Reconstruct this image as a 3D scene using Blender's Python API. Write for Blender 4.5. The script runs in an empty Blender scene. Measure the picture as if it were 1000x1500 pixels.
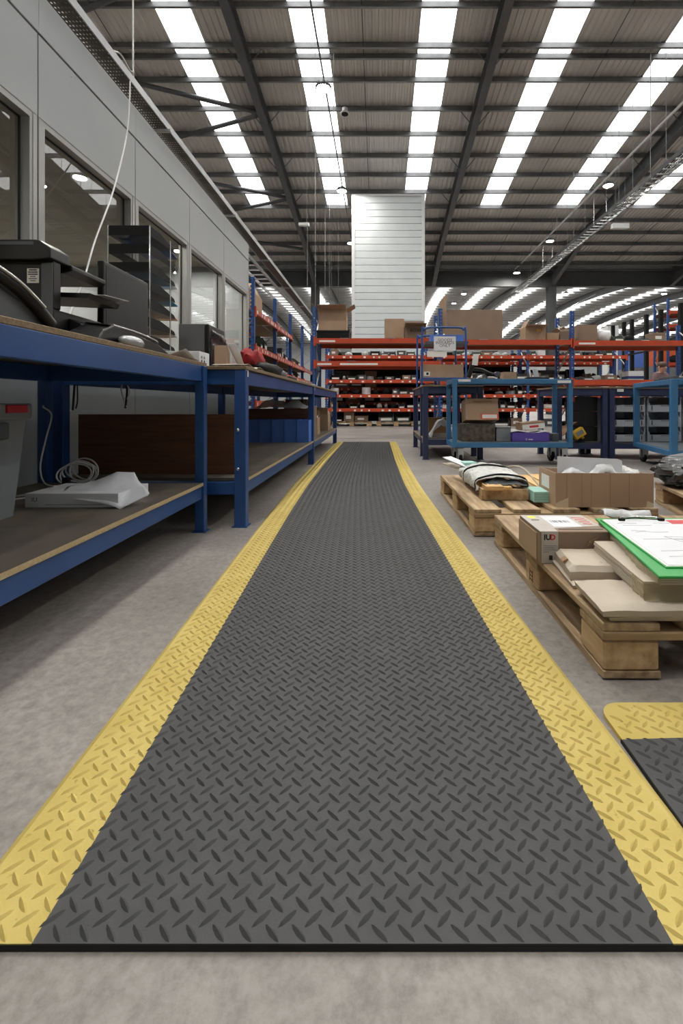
import bpy, math, random
from mathutils import Vector, Matrix, noise

# ------------------------------------------------------------------ camera, light, exposure
# units are metres; x right, y away from the camera, z up.  photo frame 1000 x 1500
F, CX, CY, CH = 690.0, 556.0, 591.0, 0.70      # focal length in px, vanishing point, camera height
SC = bpy.context.scene
COL = SC.collection
cam_d = bpy.data.cameras.new('camera')
cam = bpy.data.objects.new('camera', cam_d); COL.objects.link(cam)
cam.location = (0, 0, CH); cam.rotation_euler = (math.pi / 2, 0, 0)
cam_d.sensor_fit = 'AUTO'; cam_d.sensor_width = 36.0
cam_d.lens = F / 1500 * 36
cam_d.shift_x = (500 - CX) / 1500; cam_d.shift_y = -(750 - CY) / 1500
cam_d.clip_start = 0.02; cam_d.clip_end = 400
SC.camera = cam

world = bpy.data.worlds.new('overcast_sky'); SC.world = world
world.use_nodes = True
bg = world.node_tree.nodes['Background']
bg.inputs[0].default_value = (1.0, 0.985, 0.96, 1)
_nt = world.node_tree                     # standard overcast sky: L = Lz (1 + 2 sin h) / 3
_tc = _nt.nodes.new('ShaderNodeTexCoord'); _sx = _nt.nodes.new('ShaderNodeSeparateXYZ')
_mx = _nt.nodes.new('ShaderNodeMath'); _mx.operation = 'MAXIMUM'; _mx.inputs[1].default_value = 0.0
_ma = _nt.nodes.new('ShaderNodeMath'); _ma.operation = 'MULTIPLY_ADD'
SKY_Z = 8.2
_ma.inputs[1].default_value = SKY_Z * 2 / 3; _ma.inputs[2].default_value = SKY_Z / 3
_nt.links.new(_tc.outputs['Generated'], _sx.inputs[0]); _nt.links.new(_sx.outputs['Z'], _mx.inputs[0])
_nt.links.new(_mx.outputs[0], _ma.inputs[0]); _nt.links.new(_ma.outputs[0], bg.inputs[1])

SC.view_settings.view_transform = 'Standard'
SC.view_settings.look = 'None'
SC.view_settings.gamma = 1.0
SC.view_settings.use_curve_mapping = False
SC.view_settings.exposure = -0.25
SC.cycles.use_denoising = True
SC.cycles.max_bounces = 10
SC.cycles.diffuse_bounces = 6
SC.cycles.glossy_bounces = 4
SC.cycles.transparent_max_bounces = 16
SC.cycles.sample_clamp_indirect = 8.0
SC.cycles.caustics_reflective = False
SC.cycles.caustics_refractive = False

R = random.Random(7)
PI = math.pi

# ------------------------------------------------------------------ helpers
def P(px, py, y):                       # photo pixel at distance y
    return Vector(((px - CX) / F * y, y, CH - (py - CY) / F * y))
def XZ(px, y): return (px - CX) / F * y
def ZZ(py, y): return CH - (py - CY) / F * y

def lin(c):
    c = c / 255.0
    return c / 12.92 if c <= 0.04045 else ((c + 0.055) / 1.055) ** 2.4
def rgb(r, g, b): return (lin(r), lin(g), lin(b), 1)

WM = {}                                 # world matrices of things, kept by hand

def setp(o, label=None, cat=None, group=None, kind=None):
    if label: o['label'] = label
    if cat: o['category'] = cat
    if group: o['group'] = group
    if kind: o['kind'] = kind
    return o

def thing(name, label=None, cat=None, loc=(0, 0, 0), rz=0.0, group=None, kind=None, parent=None, rot=None):
    o = bpy.data.objects.new(name, None); COL.objects.link(o)
    o.empty_display_size = 0.1
    o.location = loc; o.rotation_euler = rot if rot else (0, 0, rz)
    m = Matrix.LocRotScale(Vector(loc), o.rotation_euler.to_quaternion(), None)
    if parent is not None:
        o.parent = parent; m = WM[parent] @ m
    WM[o] = m
    return setp(o, label, cat, group, kind)

class MB:
    def __init__(s): s.v = []; s.f = []; s.mi = []; s.m = 0
    def add(s, vs, fs):
        b = len(s.v); s.v += [tuple(p) for p in vs]
        for f in fs: s.f.append(tuple(b + i for i in f)); s.mi.append(s.m)
        return s
    def box(s, x0, x1, y0, y1, z0, z1, M=None):
        vs = [Vector((x, y, z)) for z in (z0, z1) for y in (y0, y1) for x in (x0, x1)]
        if M: vs = [M @ p for p in vs]
        return s.add(vs, [(0, 2, 3, 1), (4, 5, 7, 6), (0, 1, 5, 4), (2, 6, 7, 3), (0, 4, 6, 2), (1, 3, 7, 5)])
    def cbox(s, c, size, rz=0, rx=0, ry=0):
        M = Matrix.Translation(Vector(c)) @ Matrix.Rotation(rz, 4, 'Z') @ Matrix.Rotation(ry, 4, 'Y') @ Matrix.Rotation(rx, 4, 'X')
        a, b, h = size[0] / 2, size[1] / 2, size[2] / 2
        return s.box(-a, a, -b, b, -h, h, M)
    def beam(s, p, q, w, h, up=(0, 0, 1)):      # box bar from p to q
        p, q = Vector(p), Vector(q); d = q - p; L = d.length; d.normalize()
        u = Vector(up); r = d.cross(u)
        if r.length < 1e-4: r = d.cross(Vector((1, 0, 0)))
        r.normalize(); u = r.cross(d)
        M = Matrix((( r.x, d.x, u.x, p.x), (r.y, d.y, u.y, p.y), (r.z, d.z, u.z, p.z), (0, 0, 0, 1)))
        return s.box(-w / 2, w / 2, 0, L, -h / 2, h / 2, M)
    def tube(s, path, r, n=8, cap=True):
        path = [Vector(p) for p in path]; N = len(path); rings = []
        up = None
        for i, p in enumerate(path):
            t = (path[min(i + 1, N - 1)] - path[max(i - 1, 0)])
            if t.length < 1e-9: t = Vector((0, 0, 1))
            t.normalize()
            if up is None:
                up = t.orthogonal().normalized()
            else:
                up = (up - t * up.dot(t))
                up = up.normalized() if up.length > 1e-6 else t.orthogonal().normalized()
            w = t.cross(up)
            rr = r[i] if isinstance(r, (list, tuple)) else r
            rings.append([p + (up * math.cos(a) + w * math.sin(a)) * rr for a in [2 * PI * k / n for k in range(n)]])
        vs = [p for ring in rings for p in ring]; fs = []
        for i in range(N - 1):
            for k in range(n):
                a, b = i * n + k, i * n + (k + 1) % n
                fs.append((a, b, b + n, a + n))
        if cap: fs += [tuple(range(n - 1, -1, -1)), tuple((N - 1) * n + k for k in range(n))]
        return s.add(vs, fs)
    def lathe(s, prof, c=(0, 0, 0), n=24, M=None, cap=True):   # prof: (radius, z)
        vs = []; fs = []
        for r, z in prof:
            for k in range(n):
                a = 2 * PI * k / n
                p = Vector((c[0] + r * math.cos(a), c[1] + r * math.sin(a), c[2] + z))
                vs.append(M @ p if M else p)
        for i in range(len(prof) - 1):
            for k in range(n):
                a, b = i * n + k, i * n + (k + 1) % n
                fs.append((a, b, b + n, a + n))
        if cap: fs += [tuple(range(n - 1, -1, -1)), tuple((len(prof) - 1) * n + k for k in range(n))]
        return s.add(vs, fs)
    def prism(s, poly, d0, d1, axis='y', M=None):     # polygon in the plane normal to axis
        def mk(a, b, d):
            p = Vector((d, a, b)) if axis == 'x' else Vector((a, d, b)) if axis == 'y' else Vector((a, b, d))
            return M @ p if M else p
        n = len(poly)
        vs = [mk(a, b, d0) for a, b in poly] + [mk(a, b, d1) for a, b in poly]
        fs = [tuple(range(n)), tuple(range(2 * n - 1, n - 1, -1))] + [(i, i + n, (i + 1) % n + n, (i + 1) % n) for i in range(n)]
        return s.add(vs, fs)
    def grid(s, fn, nu, nv):
        vs = [fn(i / nu, j / nv) for j in range(nv + 1) for i in range(nu + 1)]
        fs = [(j * (nu + 1) + i, j * (nu + 1) + i + 1, (j + 1) * (nu + 1) + i + 1, (j + 1) * (nu + 1) + i) for j in range(nv) for i in range(nu)]
        return s.add(vs, fs)
    def build(s, name, mat, parent=None, world=True, smooth=None, bevel=0, label=None, cat=None, group=None, kind=None, solid=0, rz=0, seg=2):
        vs = [Vector(p) for p in s.v]
        o_loc = Vector((0, 0, 0))
        if parent is not None and world:
            inv = WM[parent].inverted(); vs = [inv @ p for p in vs]
        if parent is None:
            xs = [p.x for p in vs]; ys = [p.y for p in vs]; zs = [p.z for p in vs]
            o_loc = Vector(((min(xs) + max(xs)) / 2, (min(ys) + max(ys)) / 2, min(zs)))
            vs = [p - o_loc for p in vs]
        me = bpy.data.meshes.new(name)
        me.from_pydata([tuple(p) for p in vs], [], s.f)
        mats = mat if isinstance(mat, (list, tuple)) else [mat]
        for m in mats: me.materials.append(m)
        if len(mats) > 1: me.polygons.foreach_set('material_index', s.mi)
        if smooth:
            me.polygons.foreach_set('use_smooth', [True] * len(me.polygons))
            me.set_sharp_from_angle(angle=math.radians(smooth))
        me.update()
        o = bpy.data.objects.new(name, me); COL.objects.link(o)
        o.location = o_loc
        if parent is not None: o.parent = parent
        WM[o] = (WM[parent] if parent is not None else Matrix.Identity(4)) @ Matrix.Translation(o_loc)
        if solid:
            md = o.modifiers.new('thickness', 'SOLIDIFY'); md.thickness = solid
        if bevel:
            md = o.modifiers.new('bevel', 'BEVEL'); md.width = bevel; md.segments = seg; md.limit_method = 'ANGLE'
        return setp(o, label, cat, group, kind)

def inst(name, me, parent, loc, rot=(0, 0, 0), scale=(1, 1, 1)):     # part sharing mesh data (local to parent)
    o = bpy.data.objects.new(name, me); COL.objects.link(o)
    o.location = loc; o.rotation_euler = rot; o.scale = scale; o.parent = parent
    WM[o] = (WM[parent] if parent is not None else Matrix.Identity(4)) @ Matrix.Translation(Vector(loc))
    return o

def copy_tree(o, parent=None):
    c = o.copy(); COL.objects.link(c); c.parent = parent
    for ch in o.children: copy_tree(ch, c)
    return c

def spline(pts, n=8):
    pts = [Vector(p) for p in pts]; out = []
    for i in range(len(pts) - 1):
        p0, p1, p2, p3 = pts[max(i - 1, 0)], pts[i], pts[i + 1], pts[min(i + 2, len(pts) - 1)]
        for k in range(n):
            t = k / n
            out.append(0.5 * (2 * p1 + (p2 - p0) * t + (2 * p0 - 5 * p1 + 4 * p2 - p3) * t * t + (3 * p1 - p0 - 3 * p2 + p3) * t ** 3))
    out.append(pts[-1]); return out

def text_mesh(body, size, mat, name, parent, M, thick=0.0, align='CENTER', bold=0.0):   # lettering as a mesh part, M in world
    cu = bpy.data.curves.new(name, 'FONT'); cu.body = body; cu.size = size; cu.align_x = align; cu.align_y = 'CENTER'
    cu.extrude = thick; cu.offset = bold; cu.resolution_u = 2
    t = bpy.data.objects.new('tmp', cu); COL.objects.link(t)
    bpy.context.view_layer.update()
    me = bpy.data.meshes.new_from_object(t.evaluated_get(bpy.context.evaluated_depsgraph_get()))
    bpy.data.objects.remove(t); bpy.data.curves.remove(cu)
    me.name = name
    me.transform((WM[parent].inverted() if parent is not None else Matrix.Identity(4)) @ M)
    me.materials.clear(); me.materials.append(mat)
    o = bpy.data.objects.new(name, me); COL.objects.link(o); o.parent = parent
    WM[o] = WM[parent]
    return o
def frame(o, r, u):                     # matrix: x along r, y along u
    r = Vector(r).normalized(); u = Vector(u).normalized(); n = r.cross(u)
    return Matrix(((r.x, u.x, n.x, o[0]), (r.y, u.y, n.y, o[1]), (r.z, u.z, n.z, o[2]), (0, 0, 0, 1)))

# ------------------------------------------------------------------ materials
MATS = {}
def material(name, c1, c2=None, scale=8.0, rough=0.6, metal=0.0, bump=0.0, bscale=60.0, spec=0.5, detail=5.0, stretch=(1, 1, 1), alpha=None, spots=None):
    if name in MATS: return MATS[name]
    m = bpy.data.materials.new(name); m.use_nodes = True
    nt = m.node_tree; N = nt.nodes; L = nt.links; b = N['Principled BSDF']
    b.inputs['Roughness'].default_value = rough; b.inputs['Metallic'].default_value = metal
    b.inputs['Specular IOR Level'].default_value = spec
    tc = N.new('ShaderNodeTexCoord'); mp = N.new('ShaderNodeMapping'); mp.inputs['Scale'].default_value = stretch
    L.new(tc.outputs['Object'], mp.inputs['Vector'])
    col = rgb(*c1)
    if c2:
        nz = N.new('ShaderNodeTexNoise'); nz.inputs['Scale'].default_value = scale; nz.inputs['Detail'].default_value = detail
        rp = N.new('ShaderNodeValToRGB'); rp.color_ramp.elements[0].position = 0.32; rp.color_ramp.elements[1].position = 0.68
        rp.color_ramp.elements[0].color = col; rp.color_ramp.elements[1].color = rgb(*c2)
        L.new(mp.outputs['Vector'], nz.inputs['Vector']); L.new(nz.outputs['Fac'], rp.inputs['Fac'])
        out = rp.outputs['Color']
        if spots:                                  # (scale, threshold, colour)
            n2 = N.new('ShaderNodeTexNoise'); n2.inputs['Scale'].default_value = spots[0]; n2.inputs['Detail'].default_value = 6
            r2 = N.new('ShaderNodeValToRGB'); r2.color_ramp.elements[0].position = spots[1]; r2.color_ramp.elements[1].position = spots[1] + 0.12
            mx = N.new('ShaderNodeMix'); mx.data_type = 'RGBA'; mx.inputs[7].default_value = rgb(*spots[2])
            L.new(mp.outputs['Vector'], n2.inputs['Vector']); L.new(n2.outputs['Fac'], r2.inputs['Fac'])
            L.new(r2.outputs['Color'], mx.inputs[0]); L.new(out, mx.inputs[6]); out = mx.outputs[2]
        L.new(out, b.inputs['Base Color'])
    else:
        b.inputs['Base Color'].default_value = col
    if bump:
        nb = N.new('ShaderNodeTexNoise'); nb.inputs['Scale'].default_value = bscale; nb.inputs['Detail'].default_value = 4
        bp = N.new('ShaderNodeBump'); bp.inputs['Strength'].default_value = bump; bp.inputs['Distance'].default_value = 0.01
        L.new(mp.outputs['Vector'], nb.inputs['Vector']); L.new(nb.outputs['Fac'], bp.inputs['Height']); L.new(bp.outputs['Normal'], b.inputs['Normal'])
    MATS[name] = m
    return m

def emit(name, c, s):
    m = bpy.data.materials.new(name); m.use_nodes = True; nt = m.node_tree
    nt.nodes.remove(nt.nodes['Principled BSDF']); e = nt.nodes.new('ShaderNodeEmission')
    e.inputs[0].default_value = rgb(*c); e.inputs[1].default_value = s
    nt.links.new(e.outputs[0], nt.nodes['Material Output'].inputs[0]); MATS[name] = m
    return m

def perforated(name, c1, axes, pitch, frac, rough=0.5, metal=0.0):  # sheet with round holes, object space
    m = material(name, c1, rough=rough, metal=metal); nt = m.node_tree; N = nt.nodes; L = nt.links
    tc = N.new('ShaderNodeTexCoord'); sp = N.new('ShaderNodeSeparateXYZ'); L.new(tc.outputs['Object'], sp.inputs[0])
    def cell(ax, pt, off):
        a = N.new('ShaderNodeMath'); a.operation = 'MULTIPLY_ADD'; a.inputs[1].default_value = 1 / pt; a.inputs[2].default_value = off
        L.new(sp.outputs[ax], a.inputs[0])
        f = N.new('ShaderNodeMath'); f.operation = 'FRACT'; L.new(a.outputs[0], f.inputs[0])
        g = N.new('ShaderNodeMath'); g.operation = 'SUBTRACT'; g.inputs[1].default_value = 0.5; L.new(f.outputs[0], g.inputs[0])
        h = N.new('ShaderNodeMath'); h.operation = 'POWER'; h.inputs[1].default_value = 2; 
        ab = N.new('ShaderNodeMath'); ab.operation = 'ABSOLUTE'; L.new(g.outputs[0], ab.inputs[0]); L.new(ab.outputs[0], h.inputs[0])
        return h.outputs[0]
    u, v = cell(axes[0], pitch[0], 0.0), cell(axes[1], pitch[1], 0.0)
    s_ = N.new('ShaderNodeMath'); s_.operation = 'ADD'; L.new(u, s_.inputs[0]); L.new(v, s_.inputs[1])
    t = N.new('ShaderNodeMath'); t.operation = 'GREATER_THAN'; t.inputs[1].default_value = frac * frac; L.new(s_.outputs[0], t.inputs[0])
    L.new(t.outputs[0], N['Principled BSDF'].inputs['Alpha'])
    return m

def glassy(name, tint, refl_rough=0.0, ior=1.5):
    m = bpy.data.materials.new(name); m.use_nodes = True; nt = m.node_tree; N = nt.nodes; L = nt.links
    N.remove(N['Principled BSDF'])
    tr = N.new('ShaderNodeBsdfTransparent'); tr.inputs[0].default_value = tint
    gl = N.new('ShaderNodeBsdfGlossy'); gl.inputs['Roughness'].default_value = refl_rough
    fr = N.new('ShaderNodeFresnel'); fr.inputs[0].default_value = ior
    mx = N.new('ShaderNodeMixShader')
    L.new(fr.outputs[0], mx.inputs[0]); L.new(tr.outputs[0], mx.inputs[1]); L.new(gl.outputs[0], mx.inputs[2])
    L.new(mx.outputs[0], N['Material Output'].inputs[0]); MATS[name] = m
    return m

def clearfilm(name, tint, amount=0.6, rough=0.25):   # crinkled polythene: part clear, part white scatter
    m = material(name, tint, rough=rough, bump=0.6, bscale=25, spec=0.8)
    m.node_tree.nodes['Principled BSDF'].inputs['Alpha'].default_value = amount
    return m

def skylight_mat():                     # translucent roof light sheet: lets the sky through
    m = bpy.data.materials.new('rooflight_sheet'); m.use_nodes = True; nt = m.node_tree; N = nt.nodes; L = nt.links
    N.remove(N['Principled BSDF'])
    tr = N.new('ShaderNodeBsdfTransparent'); tr.inputs[0].default_value = (0.97, 0.99, 1, 1)
    df = N.new('ShaderNodeBsdfDiffuse'); df.inputs[0].default_value = (0.8, 0.82, 0.84, 1)
    mx = N.new('ShaderNodeMixShader'); mx.inputs[0].default_value = 0.12
    L.new(tr.outputs[0], mx.inputs[1]); L.new(df.outputs[0], mx.inputs[2]); L.new(mx.outputs[0], N['Material Output'].inputs[0])
    return m

def concrete_mat():
    m = material('floor_concrete', (158, 152, 147), (134, 128, 123), scale=1.3, rough=0.42, bump=0.05, bscale=90, detail=10, spots=(0.45, 0.56, (128, 122, 117)))
    nt = m.node_tree; N = nt.nodes; L = nt.links; b = N['Principled BSDF']
    base = b.inputs['Base Color'].links[0].from_socket
    tc = N.new('ShaderNodeTexCoord')
    n3 = N.new('ShaderNodeTexNoise'); n3.inputs['Scale'].default_value = 45; n3.inputs['Detail'].default_value = 8; n3.inputs['Roughness'].default_value = 0.7
    rp = N.new('ShaderNodeValToRGB'); rp.color_ramp.elements[0].position = 0.3; rp.color_ramp.elements[0].color = (0.62, 0.61, 0.6, 1)
    rp.color_ramp.elements[1].position = 0.62; rp.color_ramp.elements[1].color = (1.06, 1.05, 1.04, 1)
    mx = N.new('ShaderNodeMix'); mx.data_type = 'RGBA'; mx.blend_type = 'MULTIPLY'; mx.inputs[0].default_value = 1
    L.new(tc.outputs['Object'], n3.inputs['Vector']); L.new(n3.outputs['Fac'], rp.inputs['Fac'])
    L.new(base, mx.inputs[6]); L.new(rp.outputs['Color'], mx.inputs[7]); L.new(mx.outputs[2], b.inputs['Base Color'])
    nr = N.new('ShaderNodeTexNoise'); nr.inputs['Scale'].default_value = 3; nr.inputs['Detail'].default_value = 6
    mr = N.new('ShaderNodeMapRange'); mr.inputs['To Min'].default_value = 0.34; mr.inputs['To Max'].default_value = 0.6
    L.new(tc.outputs['Object'], nr.inputs['Vector']); L.new(nr.outputs['Fac'], mr.inputs['Value']); L.new(mr.outputs['Result'], b.inputs['Roughness'])
    return m

CONC = concrete_mat()
ROOF = material('roof_sheet_grey', (212, 209, 204), (198, 195, 190), scale=0.6, rough=0.55, metal=0.0)
STEEL = material('dark_grey_steel', (92, 94, 97), (82, 84, 87), scale=2, rough=0.5, spec=0.4)
GALV = material('galvanised_steel', (178, 180, 181), (158, 160, 162), scale=6, rough=0.4, metal=0.5)
PURL = material('purlin_steel', (128, 129, 130), (112, 113, 115), scale=3, rough=0.45, metal=0.3)
SKYL = skylight_mat()
ROOF2 = material('roof_sheet_far_shaded', (158, 157, 155), (148, 147, 145), scale=0.6, rough=0.5)  # far span: shade between the purlins put into a darker sheet colour
PURL2 = material('purlin_far_lit', (222, 223, 224), rough=0.45)  # far span: brighter light on the purlins put into a paler colour
OFFW = material('office_panel_grey', (172, 176, 178), (166, 170, 173), scale=1.5, rough=0.5, spec=0.4)
OFFD = material('joint_dark', (40, 41, 43), rough=0.8)
FRAME = material('window_aluminium', (150, 150, 148), rough=0.4, metal=0.3)
GASK = material('window_gasket', (30, 30, 30), rough=0.7)
GLASS = glassy('window_glass', (0.8, 0.82, 0.8, 1), 0.0, 1.75)
OFFIN = material('office_interior', (188, 176, 158), (180, 168, 150), scale=1, rough=0.8)
OFFWH = material('office_white_wall', (205, 208, 210), rough=0.7)
TRAYB = perforated('tray_perforated', (70, 72, 74), (0, 1), (0.022, 0.035), 0.27, rough=0.5, metal=0.3)
WHITE = material('white_paint', (225, 226, 226), rough=0.45)
CLAD = material('cladding_white', (222, 228, 230), (214, 221, 224), scale=2, rough=0.5, spec=0.3)
RUBBER = material('mat_rubber', (72, 72, 73), (66, 66, 67), scale=14, rough=0.62, bump=0.06, bscale=300, spec=0.35)
RUBEDGE = material('mat_edge_rubber', (20, 20, 21), rough=0.8)
YELLOW = material('mat_yellow', (200, 179, 104), (189, 167, 90), scale=9, rough=0.6, bump=0.06, bscale=200, spec=0.35, spots=(60, 0.66, (150, 122, 48)))
BBLUE = material('bench_blue', (38, 78, 136), (33, 70, 125), scale=5, rough=0.38, spec=0.5)
RNAVY = material('bench_navy', (50, 58, 92), (44, 52, 84), scale=5, rough=0.45)
TBLUE = material('trolley_blue', (60, 116, 158), (54, 106, 147), scale=6, rough=0.4, spots=(14, 0.66, (40, 80, 110)))
CHIP = material('chipboard', (138, 118, 92), (112, 94, 72), scale=120, rough=0.8, detail=3)
CHIPD = material('chipboard_worn', (104, 96, 86), (84, 77, 69), scale=6, rough=0.55, detail=10, spots=(3, 0.6, (120, 108, 92)))
EDGE = material('board_edge', (186, 166, 130), (166, 146, 112), scale=150, rough=0.8)
BOARD = material('brown_wood_board', (122, 82, 54), (98, 64, 42), scale=3, rough=0.5, stretch=(1, 1, 14), detail=8)
CARD = material('cardboard', (174, 146, 120), (164, 136, 111), scale=5, rough=0.75, bump=0.02)
CARDG = material('cardboard_greyish', (142, 120, 101), (133, 112, 94), scale=4, rough=0.75)
CARDD = material('cardboard_inside', (138, 106, 76), rough=0.85)
KRAFT = material('kraft_paper', (190, 178, 160), (178, 166, 148), scale=7, rough=0.7, bump=0.12, bscale=30)
TAPE = material('parcel_tape', (205, 188, 160), rough=0.25)
BTAPE = material('brown_tape', (150, 115, 76), rough=0.3)
WOOD = material('pallet_wood', (192, 166, 130), (128, 104, 78), scale=3.5, rough=0.75, stretch=(9, 1, 9), detail=8, bump=0.08, bscale=40, spots=(9, 0.64, (110, 84, 58)))
WOODB = material('pallet_block', (202, 173, 132), (158, 128, 92), scale=4, rough=0.8, stretch=(7, 1, 7), detail=8, bump=0.1, bscale=40, spots=(8, 0.66, (120, 92, 60)))
WOODX = material('pallet_cross', (178, 150, 114), (142, 116, 86), scale=3.5, rough=0.75, stretch=(1, 9, 9), detail=8, bump=0.08, bscale=40)
TIMBER = material('fresh_timber', (222, 182, 124), (204, 162, 104), scale=4, rough=0.6, stretch=(8, 1, 8))
RORANGE = material('rack_orange', (192, 76, 46), (180, 68, 40), scale=6, rough=0.4, spots=(9, 0.66, (150, 60, 34)))
RBLUE = perforated('rack_upright_blue', (44, 80, 142), (0, 2), (0.09, 0.075), 0.2, rough=0.4)
RBLUES = material('rack_blue', (44, 80, 142), rough=0.4)
BLACK = material('black_plastic', (17, 17, 19), (14, 14, 15), scale=12, rough=0.42, spec=0.4)
BLACKM = material('black_matte', (16, 16, 17), rough=0.7, spec=.3)
SCREEN = material('screen_off', (22, 23, 25), rough=0.42, spec=0.25)
GREYP = material('grey_plastic', (128, 132, 136), (120, 124, 128), scale=8, rough=0.5)
DGREYP = material('dark_grey_plastic', (78, 81, 85), rough=0.5)
LGREYP = material('light_grey_crate', (188, 192, 198), rough=0.5)
SILVER = material('silver_plastic', (176, 178, 180), rough=0.25, metal=0.5)
CHROME = material('chrome', (215, 215, 215), rough=0.15, metal=1.0)
PAPER = material('white_paper', (222, 223, 227), (214, 215, 219), scale=6, rough=0.7)
LABEL = material('white_label', (232, 230, 225), rough=0.6)
INK = material('black_ink', (24, 24, 26), rough=0.6)
GINK = material('grey_ink', (120, 122, 128), rough=0.6)
RED = material('red_plastic', (176, 26, 40), rough=0.4)
REDC = material('red_cloth', (158, 28, 34), (120, 18, 24), scale=20, rough=0.8, bump=0.3, bscale=40)
LRED = material('red_print', (198, 52, 52), rough=0.5)
GREEN = material('green_plastic', (44, 160, 74), (38, 148, 66), scale=5, rough=0.4)
TEAL = material('teal_foam', (166, 210, 200), (156, 201, 191), scale=12, rough=0.6)
BINBL = material('bin_blue', (92, 134, 218), (86, 127, 210), scale=4, rough=0.35)
PURPLE = material('purple_card', (92, 72, 160), rough=0.5)
YELP = material('yellow_plastic', (224, 178, 48), rough=0.45)
BUBBLE = material('bubble_wrap', (214, 214, 210), (190, 190, 186), scale=30, rough=0.3, bump=0.9, bscale=70, spec=0.8)
FILM = clearfilm('clear_film', (226, 228, 230), 0.55)
FILMY = clearfilm('yellowed_film', (176, 160, 118), 0.6, 0.12)
BAGB = material('black_bag', (28, 29, 31), rough=0.22, bump=0.8, bscale=18, spec=0.7)
CABLEW = material('white_cable', (220, 220, 218), rough=0.5)
MOTTLE = material('mottled_metal', (110, 102, 90), (62, 56, 48), scale=22, rough=0.4, metal=0.3, detail=8)
SKIN = material('skin', (196, 150, 128), rough=0.55)
HAIR = material('brown_hair', (92, 70, 58), (72, 54, 44), scale=40, rough=0.6)
JUMPER = material('mauve_jumper', (128, 104, 104), (112, 90, 92), scale=20, rough=0.9)
TROUS = material('dark_trousers', (48, 50, 60), rough=0.9)
LAMPE = emit('lamp_glow', (255, 251, 242), 820.0)
DOWNE = emit('downlight_glow', (255, 250, 240), 1500.0)

def perf_black():
    return perforated('mesh_black', (28, 28, 29), (0, 1), (0.009, 0.009), 0.36, rough=0.5)
MESHB = perf_black()

# ------------------------------------------------------------------ the hall: floor, roof, frame
X0, X1, Y0, Y1 = -20.6, 42.4, -9.0, 70.0
floor = MB().box(X0, X1, Y0, Y1, -0.12, 0.0).build('floor', CONC, kind='structure')
for (a, b) in [((-1.6, 9.35), (9.5, 9.35))]:
    MB().box(a[0], b[0], a[1] - .006, a[1] + .006, -.002, .0012).build('floor_joint', OFFD, floor)
MB().box(1.22, 1.232, 5.0, 14.0, -.002, .0012).build('floor_joint', OFFD, floor)

def zr(y):                              # underside of the roof
    if y <= 30: return 13.7 - 0.142 * abs(y)
    t = y - 30
    return 13.7 - 0.142 * 30 + 0.142 * t - 0.142 * t * t / 40
XS = [-2.07 + 3.75 * k for k in range(-4, 12)]
XR = [-4.1 + 7.5 * k for k in range(-2, 7)]

ceiling = thing('ceiling', kind='structure')
def sheet(xa, xb, ys, name='roof_sheet', mat=None):
    m = MB(); n = max(1, round((xb - xa) / 0.2)); w = (xb - xa) / n; prof = []
    for i in range(n):
        for (u, h) in ((0, 0), (.3, 0), (.42, .04), (.78, .04), (.9, 0)): prof.append((xa + (i + u) * w, h))
    prof.append((xb, 0))
    k = len(prof)
    vs = [Vector((x, y, zr(y) + h)) for y in ys for x, h in prof]
    fs = [(j * k + i, (j + 1) * k + i, (j + 1) * k + i + 1, j * k + i + 1) for j in range(len(ys) - 1) for i in range(k - 1)]
    m.add(vs, fs); m.build(name, mat or ROOF, ceiling)
def light_strip(xa, xb, ys):
    m = MB(); vs = [Vector((x, y, zr(y) + .012)) for y in ys for x in (xa, xb)]
    m.add(vs, [(2 * j, 2 * j + 2, 2 * j + 3, 2 * j + 1) for j in range(len(ys) - 1)])
    m.build('rooflight', SKYL, ceiling)
FAR = [30 + i * 1.25 for i in range(33)]
edges = [X0] + [e for s in XS for e in (s - .5, s + .5)] + [X1]
edges = [e for e in edges if X0 <= e <= X1]
for i in range(0, len(edges) - 1, 2):
    a, b = edges[i], edges[i + 1]
    if b - a > .05:
        sheet(a, b, [0, 30]); sheet(a, b, [Y0, 0]); sheet(a, b, FAR, mat=ROOF2)
for s in XS:
    if s - .5 < X0 or s + .5 > X1: continue
    light_strip(s - .5, s + .5, [0.0, 23.25]); sheet(s - .5, s + .5, [23.25, 30])
    light_strip(s - .5, s + .5, [-6.0, 0.0]); sheet(s - .5, s + .5, [Y0, -6.0])
    light_strip(s - .5, s + .5, FAR[2:31]); sheet(s - .5, s + .5, FAR[:3], mat=ROOF2); sheet(s - .5, s + .5, FAR[30:], mat=ROOF2)

def purlin_mesh():                      # Z section, long along x
    m = MB(); a, b = X0, X1
    m.box(a, b, -.004, .004, -.2, 0); m.box(a, b, -.07, .004, -.206, -.198); m.box(a, b, -.004, .07, -.008, 0); m.box(a, b, -.07, -.064, -.206, -.182)
    me = m.build('purlin', PURL, ceiling).data
    return me
pm = purlin_mesh(); first = [o for o in ceiling.children if o.name.startswith('purlin')][0]
ys = [14.3 + 1.25 * k for k in range(-11, 13)]
ys = ys + [14.68] + [-y for y in ys if .4 < y < 8.8] + [30.6 + 1.25 * k for k in range(32)]
first.location = (0, ys[0], zr(ys[0]) - .004)
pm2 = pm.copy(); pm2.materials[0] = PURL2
for y in ys[1:]: inst('purlin', pm2 if y > 30 else pm, ceiling, (0, y, zr(y) - .004))

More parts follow.
